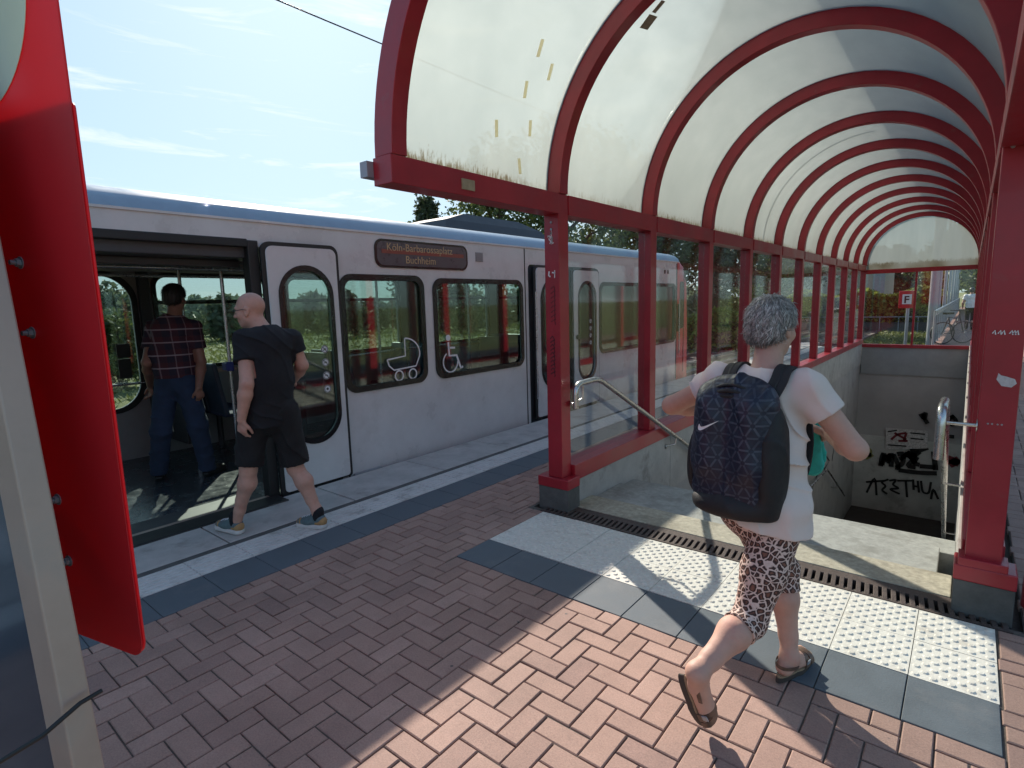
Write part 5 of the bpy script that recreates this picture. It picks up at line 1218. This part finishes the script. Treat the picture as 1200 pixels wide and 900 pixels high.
# hair: a cap of hair with combed locks
def hair_cap(c, f, up, sc, mt, parent, name='hair', thick=.014, fringe=.03, nape=-.062, strands=5200, seed=1, sl=.045, vox=.004):
    fr = frame(f, up); r, fw, u = fr; P = lambda a, b, d: c+(r*a+fw*b+u*d)*sc
    s = Sdf(); s.ell(P(0, -.014, .030), np.array([.078+thick, .098+thick, .092+thick])*sc, fr, k=.02)
    s.ell(P(0, -.052, -.030), np.array([.066+thick*.5, .052+thick*.4, .058])*sc, fr, k=.03)
    s.cut(P(0, .040, 0), fw*.9-u*.42*0+r*0-u*.35, .01); s.cut(P(0, -.02, nape), -u*.93+fw*.36, .008)
    for q in (-1, 1): s.ell(P(.088*q, .012, -.022), np.array([.022, .026, .036])*sc, fr, k=.01, op='s'); s.ell(P(.07*q, .055, -.035), np.array([.04, .045, .05])*sc, fr, k=.01, op='s')
    cw = P(.012, -.05, .115)
    def dsp(X, Y, Z):
        a = np.arctan2((X-cw[0])*r[0]+(Y-cw[1])*r[1]+(Z-cw[2])*r[2], -((X-cw[0])*fw[0]+(Y-cw[1])*fw[1])+.02); d = np.sqrt((X-cw[0])**2+(Y-cw[1])**2+(Z-cw[2])**2)
        return .0028*np.sin(a*17+d*55)*np.sin(d*38+a*2)+.0014*np.sin(a*43-d*30)
    o = s.mesh(name, vox, mt, parent, disp=dsp)
    me = o.data; rg = np.random.default_rng(seed); nv = len(me.vertices); co = np.zeros(nv*3, np.float32); me.vertices.foreach_get('co', co); co = co.reshape(-1, 3).astype(float)
    no = np.zeros(nv*3, np.float32); me.vertices.foreach_get('normal', no); no = no.reshape(-1, 3).astype(float)
    off = np.array(parent.location); co += off
    ids = rg.choice(nv, min(strands, nv), replace=False); V = []; Fq = []; tone = []
    for i in ids:
        p, n = co[i], no[i]; dv = p-cw; 
        if n@(p-P(0, 0, .02)) < 0: continue
        sw = np.cross(dv, n)*.35; t = dv+sw-u*.05; t = t-(t@n)*n; ln = np.linalg.norm(t)
        if ln < 1e-4: continue
        t = t/ln; t = unit(t+rg.normal(0, .34, 3)); t = t-(t@n)*n*.9; L = sl*sc*rg.uniform(.5, 1.2); w = .0011; sd = unit(np.cross(t, n))
        if abs(p@u-c@u) > 9: continue
        b = len(V); lift = rg.uniform(.0015, .0085)
        for q, (tt, ll, ww) in enumerate(((0, .0005, 1), (.5, lift, .9), (1, lift*.6, .25))): 
            m_ = p+t*L*tt+n*ll-n*(L*tt)**2/(.18*sc)*.5; V += [m_-sd*w*ww, m_+sd*w*ww]
        Fq += [(b, b+1, b+3, b+2), (b+2, b+3, b+5, b+4)]; tn = rg.normal(.02, .2); tone += [tn, tn]
    mb = MB(); mb.v = [tuple(q-0) for q in V]; mb.f = Fq; mb.c = tone
    o2 = mb.build('hair_strands', mt, o if False else parent, attr='tone')
    return o
hair_cap(hc, h_f, h_u, .92, M['hair_grey'], wm, seed=4, thick=.011, nape=-.052)
# sandals
def sandal(he, to, an, name='sandal'):
    d = unit(to-he); up = unit(an-he-np.dot(an-he, d)*d); lat = np.cross(d, up); L = np.linalg.norm(to-he)
    out = []
    for k in range(28):
        w = 2*PI*k/28; c, s_ = math.cos(w), math.sin(w); wd = .037 if c > 0 else .032; wd = .040*(1 if c > 0 else .82)
        out.append((L*.5+.003+(L*.5+.014)*c, wd*s_*(1+.10*c)))
    P = lambda a, b, h: he+d*a+lat*b+up*h
    m = MB(); n = len(out); vs = [P(a, b, -.026) for a, b in out]+[P(a, b, -.004) for a, b in out]
    m.add(vs, [tuple(range(n))[::-1], tuple(range(n, 2*n))]+[(k, (k+1) % n, n+(k+1) % n, n+k) for k in range(n)]); o = m.build(name, M['sole'], wm, smooth=R_(40))
    m = MB(); vs = [P(a*.985+.002, b*.95, -.004) for a, b in out]+[P(a*.985+.002, b*.95, .004) for a, b in out]
    m.add(vs, [tuple(range(n, 2*n))]+[(k, (k+1) % n, n+(k+1) % n, n+k) for k in range(n)]); m.build('footbed', M['footbed'], o, smooth=R_(40))
    m = MB()
    def strap(x0, hgt, w, x1=None):
        x1 = x0 if x1 is None else x1; pts = []; nr = []
        for k in range(15):
            q = PI*k/14; yy = .0415*math.cos(q); zz = .002+hgt*math.sin(q)**.8; a = x0+(x1-x0)*k/14; pts.append(P(a, yy, zz)); nr.append(up*math.sin(q)+lat*math.cos(q))
        m.sweep(pts, nr, w, .003)
    strap(L*.80, .036, .013); strap(L*.62, .050, .013); strap(L*.70, .044, .006, L*.5)
    m.build('strap', M['strap'], o, smooth=R_(50))
    m = MB(); pts = []; nr = []
    for k in range(17):
        q = PI*(k/16); pts.append(P(.035-.052*math.sin(q)+.03*(1-math.sin(q)), .039*math.cos(q), .045+.01*math.sin(q))); nr.append(unit(-d*math.sin(q)+lat*math.cos(q)))
    m.sweep(pts, nr, .007, .003); m.build('heel_strap', M['strap'], o, smooth=R_(50))
    m = MB(); m.obox(P(L*.62, .043, .030), d*.011, lat*.002, up*.010); m.build('buckle', M['galv'], o)
sandal(heR, toR, anR); sandal(heL, toL, anL)

# backpack (local frame: x right, y forward, z up)
bpk = empty('backpack', (-.650, 2.085, .80), 'navy and black backpack with triangle print and white swoosh mark', 'backpack', rz=math.atan2(-W_F[0], W_F[1])+.06); bpk['local'] = 1; bpk.scale = (.93, .95, .965)
s = Sdf(); 
s.cap((-.045, .0, .10), (-.045, .02, .42), .125, .112, k=.05, flat=.62, ax=(0, 1, 0)).cap((.045, .0, .10), (.045, .02, .42), .125, .112, k=.05, flat=.62, ax=(0, 1, 0))
s.cap((-.08, -.03, .20), (-.08, -.02, .42), .07, .065, k=.05).cap((.08, -.03, .20), (.08, -.02, .42), .07, .065, k=.05)
s.cut((0, .062, 0), (0, 1, -.05), .02); s.cut((0, 0, .004), (0, 0, -1), .04)
s.mesh('body', .005, M['pack'], bpk, disp=folds(.009, 22, 12, 9, (.9, .1, .3)))
s = Sdf(); s.ell((.145, .02, .20), (.055, .090, .235), k=.02); s.ell((0, -.005, .035), (.165, .100, .075), k=.04); s.cut((0, .065, 0), (0, 1, 0), .01); s.cut((0, 0, -.008), (0, 0, -1), .02)
s.mesh('side_panel', .005, M['pack_black'], bpk, disp=folds(.006, 30, 16, 3, (.2, .7, .5)))
s = Sdf(); s.ell((-.165, .015, .17), (.030, .065, .13), k=.02); s.mesh('side_pocket', .005, M['pack_black'], bpk, disp=folds(.005, 40, 20, 4))
m = MB(); m.tube([(-.135+.27*k/20, -.055-.040*math.sin(PI*k/20)+.02*math.sin(PI*k/20)+.035, .40+.105*math.sin(PI*k/20)**.6) for k in range(21)], .007, 8); m.build('zipper', M['pack_black'], bpk)
m = MB()
for z_, r_ in ((.455, .12), (.475, .10)): m.tube([(r_*math.sin(q), .02-.075*math.cos(q*.9), z_+.01*math.cos(3*q)) for q in np.linspace(-1.25, 1.25, 18)], .0075, 8)
m.build('top_handle', M['webbing'], bpk)
# swoosh outline, laid on the curved front
sw = [(-.052, -.003), (-.060, -.020), (-.056, -.034), (-.040, -.036), (-.018, -.026), (.050, .012), (.010, -.004), (-.022, -.016), (-.040, -.019), (-.048, -.013)]
def front_y(x, z):   # front surface of the pack body near a point
    q = max(0., 1-(x/.168)**2-((z-.27)/.27)**2); return -.01-.105*math.sqrt(q)
from mathutils.bvhtree import BVHTree
bodyo = [o for o in bpk.children if o.name.startswith('body')][0]
bv = BVHTree.FromPolygons([v.co for v in bodyo.data.vertices], [p.vertices for p in bodyo.data.polygons])
def onpack(x, z):
    h = bv.ray_cast(Vector((x, -.5, z)), Vector((0, 1, 0))); return h[0].y if h[0] else front_y(x, z)
cx, cz = -.062, .36
dn = []
for i in range(len(sw)):
    a, b_ = np.array(sw[i]), np.array(sw[(i+1) % len(sw)])
    for t in np.linspace(0, 1, 4)[:-1]: dn.append(a*(1-t)+b_*t)
dn = [(dn[i-1]+dn[i]*2+dn[(i+1) % len(dn)])/4 for i in range(len(dn))]
pts = [(cx+q[0]*.82+.012*q[1]/.03*0, cz+q[1]*.82+q[0]*.10) for q in dn]
plate('swoosh', pts, [], .0016, lambda x, y, z: Vector((x, min(onpack(x, y), onpack(cx, cz)+.02)-.0018+z, y)), M['white_vinyl'], bpk)
# shoulder straps, in world coordinates turned into the pack's frame
def w2l(p): q = np.array(p)-np.array(bpk.location); a = -bpk.rotation_euler.z; return (q[0]*math.cos(a)-q[1]*math.sin(a), q[0]*math.sin(a)+q[1]*math.cos(a), q[2])
def strap_path(sx):
    sh = Vx(-.60, 2.25, 1.30)+W_R*sx
    return [w2l(p) for p in (Vx(-.650, 2.085, .80)+W_R*(sx*.9+.015)+W_F*.03+UZ*.43, sh-W_F*.075+UZ*.005, sh-W_F*.035+UZ*.047, sh+W_F*.02+UZ*.055, sh+W_F*.085+UZ*.018, sh+W_F*.125-UZ*.09, sh+W_F*.12-UZ*.2+W_R*np.sign(sx)*.03, sh+W_F*.04-UZ*.34+W_R*np.sign(sx)*.06, sh-W_F*.07-UZ*.42+W_R*np.sign(sx)*.055)]
def dense(P, n=6):
    P = [np.array(p, float) for p in P]; out = []
    for i in range(len(P)-1):
        p0, p1, p2, p3 = P[max(i-1, 0)], P[i], P[i+1], P[min(i+2, len(P)-1)]
        for t in np.linspace(0, 1, n+1)[:-1]: out.append(.5*((2*p1)+(-p0+p2)*t+(2*p0-5*p1+4*p2-p3)*t*t+(-p0+3*p1-3*p2+p3)*t**3))
    out.append(P[-1]); return out
for sx in (-.105, .100):
    P = dense(strap_path(sx)); nr = []
    cc = np.array(w2l(Vx(-.60, 2.26, 1.19)))
    for p in P: v_ = p-cc; v_[0] *= .25; nr.append(unit(v_))
    m = MB(); ws = [.031]*38+[.031-.0016*k for k in range(len(P)-38)]
    m.sweep(P, nr, [max(.012, w) for w in ws[:len(P)]], .010); o = m.build('shoulder_strap', M['webbing'], bpk, smooth=R_(40))
    m = MB(); m.sweep([p+q*.0105 for p, q in zip(P, nr)][2:34], nr[2:34], .004, .0015); m.build('strap_piping', M['galv'] if False else M['pack_black'], o)
m = MB(); m.obox((.168, .075, .16), (.004, 0, 0), (0, .035, -.03), (-.012, 0, .10)); m.build('hip_wing', M['pack_black'], bpk)
m = MB(); m.obox((.150, .03, .005), (.010, 0, 0), (0, .002, 0), (0, 0, .045)); m.build('strap_end', M['webbing'], bpk)
# turquoise cloth in her hands
s = Sdf(); c1 = wrR+unit((-.75, .45, .1))*.085
s.cap(c1+Vx(0, .0, .03), c1+Vx(.012, .0, -.16), .030, .040, k=.02, flat=.35, ax=(.3, 1, 0)).cap(c1+Vx(.02, .01, 0), c1+Vx(.035, .02, -.13), .018, .022, k=.008, flat=.4, ax=(.3, 1, 0))
o = s.mesh('cloth', .004, M['teal'], None, disp=folds(.010, 90, 8, 1, (1, .3, 0))); tag(o, 'turquoise cloth hanging from the hand of the woman', 'cloth')

# ---------------------------------------------------------------- bald man in black
mn = empty('person', (-3.87, 1.85, 0), 'bald man with glasses in black t-shirt and black shorts stepping into the train', 'person')
B_F = unit((-.93, -.30, 0)); B_R = unit((B_F[1], -B_F[0], 0))      # right hand side
d0 = 3.93
def Q(u, v, d=d0): return at_d(u, v, d)
hipL_, hipR_ = Q(298, 485, 3.93), Q(333, 483, 4.0)
pel = (hipL_+hipR_)/2; wst = Q(316, 445, 3.95); chs = Q(315, 412, 3.95); nk = Q(309, 386, 3.96)
hc = Q(293, 363, 3.95); hf = unit(B_F*.75+unit((-.35, -.9, 0))*.65+Vx(0, 0, -.18))
shL = Q(287, 398, 3.84); shR = Q(341, 398, 4.07); elL = Q(289, 450, 3.74); wrL = Q(283, 492, 3.78)
elR = Q(354, 428, 4.12); wrR = Q(340, 450, 4.33)
knL = Q(291, 550, 3.93); anL = Q(281, 598, 4.02); heL = Q(283, 620, 4.04); toL = Q(243, 613, 4.20)
knR = Q(346, 548, 4.07); anR = Q(371, 597, 4.10); heR = Q(381, 613, 4.09); toR = Q(353, 615, 4.17)
heL[2] = .025; toL[2] = .035; heR[2] = .03; toR[2] = .022
def fixfoot(he, to, L=.27): d = unit(to-he); return he, he+d*L
heL, toL = fixfoot(heL, toL, .265); heR, toR = fixfoot(heR, toR, .255)
def body_common(s, mtf, hd, nkk, pl, ws, ch, sl, sr, el_, er_, wl, wr_, hl, hr, kl, kr_, al, ar_, fwd, sw=.16, ww=.15, hw=.155):
    torso(s, pl, ws, ch, nkk, sl, sr, hl, hr, fwd, sw=sw, ww=ww, hw=hw)
    for sh, el, wr in ((sl, el_, wl), (sr, er_, wr_)):
        m_ = el*.7+wr*.3; s.cap(sh, el, .056, .043, k=.03).cap(el, m_, .043, .046, k=.02).cap(m_, wr, .046, .029, k=.02)
s = Sdf(); head(s, hc, hf, (0, 0, 1), 1.0); s.cap(nk+Vx(0, 0, -.03), hc+Vx(0, 0, -.055)-hf*.015, .066, .062, k=.03)
body_common(s, None, hc, nk, pel, wst, chs, shL, shR, elL, elR, wrL, wrR, hipL_, hipR_, knL, knR, anL, anR, B_F)
hand(s, wrL, unit((-.12, .02, -1)), unit(B_R*1.0), 1, .55, 1.02)
hand(s, wrR, unit((-.8, .3, .1)), (0, 0, -1), -1, .5, 1.02)
for hp, kn, an in ((hipL_, knL, anL), (hipR_, knR, anR)): limb_leg(s, hp, kn, an, th=.085, kr=.056, cr=.060, ar=.038, back=-B_F)
for an, he, to in ((anL, heL, toL), (anR, heR, toR)): s.cap(an, he+unit(to-he)*.06+UZ*.03, .037, .036, k=.02)
s.mesh('body', .005, M['skin'], mn)
def tee(pl, ws, ch, sl, sr, el_, er_, fwd, mt, par, hemz, seed, sw=.175, ww=.175, hw=.180, nkk=None, q=.52, amp=.013, name='t_shirt', belly=.0):
    s = Sdf(); hm = pl.copy(); hm[2] = hemz
    s.cap(ch+UZ*.02, ws+fwd*belly, sw, ww, k=.05, flat=.72, ax=fwd).cap(ws+fwd*belly, hm, ww, hw, k=.05, flat=.76, ax=fwd)
    for sh in (sl, sr): s.cap(sh, ch+(sh-ch)*.1+UZ*.03, .072, .112, k=.05)
    for sh, el in ((sl, el_), (sr, er_)): s.cap(sh, sh+(el-sh)*(q+.1), .074, .072, k=.03)
    if nkk is not None: s.cap(nkk+UZ*.035, nkk+UZ*.12, .075, .085, k=.012, op='s')
    s.cut(hm, (0, 0, -1)); fd = folds(amp, 34, 12, seed, (.5, .5, .6)); cs = [(sh+(el-sh)*q, unit(el-sh), unit((sh-ch)*Vx(1, 1, 0))) for sh, el in ((sl, el_), (sr, er_))]
    def dsp(X, Y, Z):
        out = fd(X, Y, Z)
        for (p, d, o_) in cs:
            al = (X-p[0])*d[0]+(Y-p[1])*d[1]+(Z-p[2])*d[2]; r2 = (X-p[0])**2+(Y-p[1])**2+(Z-p[2])**2-al**2; out = out+np.where((al > 0) & (r2 < .0078) & (al < .12) & ((X-p[0])*o_[0]+(Y-p[1])*o_[1] > -.040), al*20, 0)
        return out
    return s.mesh(name, .0055, mt, par, disp=dsp)
tee(pel, wst, chs, shL, shR, elL, elR, B_F, M['tee_black'], mn, .80, 11, nkk=nk)
def cutdisp(cs, fd, rad=.16):
    def dsp(X, Y, Z):
        out = fd(X, Y, Z)
        for (p, d) in cs:
            al = (X-p[0])*d[0]+(Y-p[1])*d[1]+(Z-p[2])*d[2]; r2 = (X-p[0])**2+(Y-p[1])**2+(Z-p[2])**2-al**2; out = out+np.where((al > 0) & (r2 < rad**2) & (al < .4), al*20, 0)
        return out
    return dsp
s = Sdf(); s.cap(wst, pel, .150, .165, k=.05, flat=.8, ax=B_F)
for hp, kn in ((hipL_, knL), (hipR_, knR)): s.cap(hp, kn+(kn-hp)*.05, .108, .092, k=.04)
s.mesh('shorts', .0055, M['shorts_black'], mn, disp=cutdisp([(hp+(kn-hp)*.93, unit(kn-hp)) for hp, kn in ((hipL_, knL), (hipR_, knR))], folds(.018, 30, 9, 12, (.7, .7, .1))))
def shoe(he, to, par, upm, tan, solem, sock=None, an=None):
    d = unit(to-he); up = unit(UZ-d*(d@UZ)); L = np.linalg.norm(to-he)
    s = Sdf(); s.cap(he+d*.035+up*.035, he+d*L*.55+up*.030, .038, .042, k=.03, flat=.85, ax=up).cap(he+d*L*.5+up*.028, he+d*(L-.045)+up*.018, .042, .036, k=.03, flat=.75, ax=up).cap(he+d*.045+up*.06, he+d*.10+up*.055, .036, .030, k=.02)
    s.cut(he-up*.002, -up); sh = s.mesh('shoe', .004, upm, par)
    s = Sdf(); s.cap(he+d*.035+up*-.004, he+d*(L-.045)+up*-.004, .042, .043, k=.02); s.cut(he+up*.012, up, .004); s.cut(he-up*.022, -up, .004); s.mesh('shoe_sole', .004, solem, sh)
    if tan:
        s = Sdf(); s.cap(he+d*.028+up*.03, he+d*.06+up*.035, .039, .0395, k=.01); s.cap(he+d*(L-.06)+up*.02, he+d*(L-.040)+up*.016, .0385, .0345, k=.01, flat=.8, ax=up); s.cut(he+up*.001, -up); s.mesh('shoe_patch', .004, tan, sh)
        m = MB(); lat = np.cross(d, up)
        for k in range(4): q = he+d*(.12+.022*k)+up*(.073-.006*k); m.tube([q-lat*.022, q+up*.004, q+lat*.022], .003, 6)
        m.build('laces', M['white_vinyl'], sh)
    if sock:
        s = Sdf(); s.cap(he+d*.055+up*.05, an+UZ*.0+(an-he)*0, .041, .0415, k=.01); s.mesh('sock', .004, sock, par)
shoe(heL, toL, mn, M['shoe_teal'], M['shoe_tan'], M['shoe_sole'], M['tee_black'], heL+unit(toL-heL)*.055+UZ*.105)
shoe(heR, toR, mn, M['shoe_teal'], M['shoe_tan'], M['shoe_sole'], M['tee_black'], heR+unit(toR-heR)*.055+UZ*.105)
# glasses
fr = frame(hf); P = lambda a, b, d: hc+fr[0]*a+fr[1]*b+fr[2]*d
m = MB()
for q in (-1, 1):
    m.tube([P(q*(.032+.024*math.cos(2*PI*k/14)), .102-.010*abs(math.cos(2*PI*k/14)), .002+.016*math.sin(2*PI*k/14)) for k in range(14)], .002, 6, closed=True)
    m.tube([P(q*.058, .090, .006), P(q*.082, .02, .006), P(q*.085, -.012, -.004)], .002, 6)
m.tube([P(-.008, .105, .004), P(.008, .105, .004)], .002, 6); m.build('glasses', M['black'], mn)
# stubble fringe of hair
# ---------------------------------------------------------------- man in plaid shirt inside the train
pm = empty('person', (-5.85, 2.05, 0), 'dark haired man in plaid shirt and jeans standing inside the train', 'person')
d0 = 5.38; P_F = unit((-.93, .30, 0))
K = lambda u, v, d=5.38: at_d(u, v, d)
hc = K(205, 349, 5.40); hf = unit((-.62, .78, -.15)); nk = K(204, 368, 5.38); chs = K(203, 392); wst = K(204, 418); pel = K(207, 444)
shL = K(181, 384, 5.40); shR = K(226, 384, 5.42); elL = K(172, 425, 5.25); elR = K(236, 424, 5.45); wrL = K(176, 452, 5.62); wrR = K(233, 455, 5.32)
hpl, hpr = K(196, 450), K(219, 450); knl, knr = K(189, 505, 5.30), K(232, 500, 5.42); anl, anr = K(186, 551, 5.45), K(243, 541, 5.55)
anl[2] = .09; anr[2] = .09
hel = anl-P_F*.05; hel[2] = .02; tol = hel+P_F*.26; her = anr-unit((-.35, .95, 0))*.05; her[2] = .02; tor = her+unit((-.35, .95, 0))*.26
s = Sdf(); head(s, hc, hf, (0, 0, 1), 1.02); s.cap(nk-UZ*.02, hc-UZ*.05, .066, .062, k=.03)
body_common(s, None, hc, nk, pel, wst, chs, shL, shR, elL, elR, wrL, wrR, hpl, hpr, knl, knr, anl, anr, P_F, sw=.165, ww=.165, hw=.16)
hand(s, wrL, unit((-.3, .1, -1)), unit((0, -1, 0)), 1, .5, 1.05); hand(s, wrR, unit((-.1, .1, -1)), unit((-1, 0, 0)), -1, .6, 1.05)
for hp, kn, an in ((hpl, knl, anl), (hpr, knr, anr)): limb_leg(s, hp, kn, an, th=.085, kr=.055, cr=.055, ar=.038, back=-P_F)
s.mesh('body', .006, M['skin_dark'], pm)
tee(pel, wst, chs, shL, shR, elL, elR, P_F, M['plaid'], pm, float(pel[2])+.02, 21, sw=.185, ww=.19, hw=.185, nkk=nk, q=.62, name='shirt')
s = Sdf(); s.cap(wst-UZ*.05, pel, .160, .168, k=.05, flat=.78, ax=P_F)
for hp, kn, an in ((hpl, knl, anl), (hpr, knr, anr)): s.cap(hp, kn, .108, .088, k=.04).cap(kn, an-UZ*.02, .088, .074, k=.03)
s.cut((0, 0, .045), (0, 0, -1)); s.mesh('jeans', .006, M['jeans'], pm, disp=folds(.012, 26, 18, 5, (.3, .3, .9)))
shoe(hel, tol, pm, M['shoe_dark'], None, M['black']); shoe(her, tor, pm, M['shoe_dark'], None, M['black'])
hair_cap(hc, hf, (0, 0, 1), 1.02, M['hair_dark'], pm, strands=1500, seed=9, nape=-.055)

# ---------------------------------------------------------------- small far figure on the path
fp = empty('person', (-.06, 30, 0), 'distant person in white top and dark trousers walking on the path beyond the canopy', 'person')
s = Sdf(); c = Vx(-.02, 30, 0); UF = Vx(.2, 1, 0)
head(s, c+UZ*1.62, UF, (0, 0, 1), 1.0); s.cap(c+UZ*1.45, c+UZ*1.56, .06, .055)
pl, ws, ch = c+UZ*.93, c+UZ*1.12, c+UZ*1.30; sl, sr = ch+Vx(-.18, 0, .10), ch+Vx(.18, 0, .10); el_, er_ = sl+Vx(-.08, -.02, -.28), sr+Vx(.05, 0, -.28); wl, wr_ = el_+Vx(.0, .15, -.2), er_+Vx(0, .1, -.22)
hl, hr = pl+Vx(-.09, 0, -.02), pl+Vx(.09, 0, -.02); kl, kr_ = hl+Vx(0, .06, -.43), hr+Vx(0, -.02, -.43); al, ar_ = kl+Vx(0, -.10, -.38), kr_+Vx(0, .0, -.40)
body_common(s, None, None, None, pl, ws, ch, sl, sr, el_, er_, wl, wr_, hl, hr, kl, kr_, al, ar_, Vx(0, 1, 0))
hand(s, wl, Vx(0, .5, -1), Vx(1, 0, 0), 1); hand(s, wr_, Vx(0, .3, -1), Vx(-1, 0, 0), -1)
for hp, kn, an in ((hl, kl, al), (hr, kr_, ar_)): limb_leg(s, hp, kn, an, back=(0, -1, 0)); s.cap(an-UZ*.03, an+Vx(0, .16, -.06), .035, .035)
s.mesh('body', .012, M['skin'], fp)
tee(pl, ws, ch, sl, sr, el_, er_, Vx(0, 1, 0), M['white_vinyl'], fp, .92, 5, name='top')
s = Sdf(); s.cap(ws, pl, .15, .165, k=.05, flat=.8, ax=(0, 1, 0))
for hp, kn, an in ((hl, kl, al), (hr, kr_, ar_)): s.cap(hp, kn, .10, .07).cap(kn, an, .07, .06)
s.mesh('trousers', .012, M['shorts_black'], fp)
hair_cap(c+UZ*1.62, UF, (0, 0, 1), 1.0, M['hair_dark'], fp, strands=10, vox=.01)

# ================================================================ sky, sun, camera
EL, AZ = R_(33.3), math.atan2(-.721, .475)     # sun azimuth measured from +y toward -x
sd = Vector((-math.sin(R_(56.6))*math.cos(EL), math.cos(R_(56.6))*math.cos(EL), math.sin(EL)))
sl_ = bpy.data.lights.new('sun', 'SUN'); sl_.energy = 2.9; sl_.angle = R_(.6); sl_.color = (1, .91, .80)
so = bpy.data.objects.new('sun', sl_); COL.objects.link(so); so.rotation_euler = sd.to_track_quat('Z', 'Y').to_euler()
w = bpy.data.worlds.new('World'); scene.world = w; w.use_nodes = True; nt = w.node_tree; L = nt.links.new
bg = nt.nodes['Background']; sky = N(nt, 'ShaderNodeTexSky', sky_type='NISHITA'); sky.sun_disc = False; sky.sun_elevation = EL; sky.sun_rotation = -R_(56.6); sky.air_density = 1.0; sky.dust_density = .7; sky.ozone_density = 1.2
# thin cirrus streaks
tc = N(nt, 'ShaderNodeTexCoord'); sx = N(nt, 'ShaderNodeSeparateXYZ'); L(tc.outputs['Generated'], sx.inputs[0])
mz = N(nt, 'ShaderNodeMath', operation='MAXIMUM', inp={1: .03}); L(sx.outputs[2], mz.inputs[0])
az = N(nt, 'ShaderNodeMath', operation='ARCTAN2'); L(sx.outputs[0], az.inputs[0]); L(sx.outputs[1], az.inputs[1])
cb = N(nt, 'ShaderNodeCombineXYZ'); ma = N(nt, 'ShaderNodeMath', operation='MULTIPLY', inp={1: 2.6}); L(az.outputs[0], ma.inputs[0]); mzz = N(nt, 'ShaderNodeMath', operation='MULTIPLY', inp={1: 22}); L(sx.outputs[2], mzz.inputs[0])
L(ma.outputs[0], cb.inputs[0]); L(mzz.outputs[0], cb.inputs[1])
n1 = N(nt, 'ShaderNodeTexNoise', inp={'Scale': 1.25, 'Detail': 9, 'Roughness': .62, 'Distortion': .6}); L(cb.outputs[0], n1.inputs[0])
mr = N(nt, 'ShaderNodeMapRange', inp={1: .53, 2: .72, 3: 0, 4: .8}); L(n1.outputs[0], mr.inputs[0])
mxx = N(nt, 'ShaderNodeMix', data_type='RGBA'); L(mr.outputs[0], mxx.inputs[0]); 
# gentle roll-off of the very bright sky round the sun: c / (1 + c/k)
dv = N(nt, 'ShaderNodeVectorMath', operation='MULTIPLY_ADD'); dv.inputs[1].default_value = (1/2.9, 1/3.6, 1/4.2); dv.inputs[2].default_value = (1, 1, 1); tn = N(nt, 'ShaderNodeVectorMath', operation='MULTIPLY'); tn.inputs[1].default_value = (.68, .92, 1.10); L(sky.outputs[0], tn.inputs[0]); L(tn.outputs[0], dv.inputs[0])
rl_ = N(nt, 'ShaderNodeVectorMath', operation='DIVIDE'); L(tn.outputs[0], rl_.inputs[0]); L(dv.outputs[0], rl_.inputs[1]); L(rl_.outputs[0], mxx.inputs[6]); mxx.inputs[7].default_value = (3.2, 3.3, 3.4, 1)
L(mxx.outputs[2], bg.inputs[0]); bg.inputs[1].default_value = .135
cam = bpy.data.cameras.new('camera'); co = bpy.data.objects.new('camera', cam); COL.objects.link(co); scene.camera = co
cam.sensor_width = 36; cam.lens = 36*FPX/1200; cam.clip_start = .05; cam.clip_end = 5000
rt, dnn, fwv = RW[:, 0], RW[:, 1], RW[:, 2]
Mx = Matrix(((rt[0], -dnn[0], -fwv[0], 0), (rt[1], -dnn[1], -fwv[1], 0), (rt[2], -dnn[2], -fwv[2], 1.6), (0, 0, 0, 1))); co.matrix_world = Mx
vs = scene.view_settings; vs.view_transform = 'Standard'; vs.look = 'None'; vs.gamma = 1; vs.exposure = 1.42; vs.use_curve_mapping = False
cy = scene.cycles; cy.max_bounces = 10; cy.transparent_max_bounces = 24; cy.diffuse_bounces = 4; cy.glossy_bounces = 4; cy.transmission_bounces = 6; cy.caustics_reflective = False; cy.caustics_refractive = False; cy.sample_clamp_indirect = 6
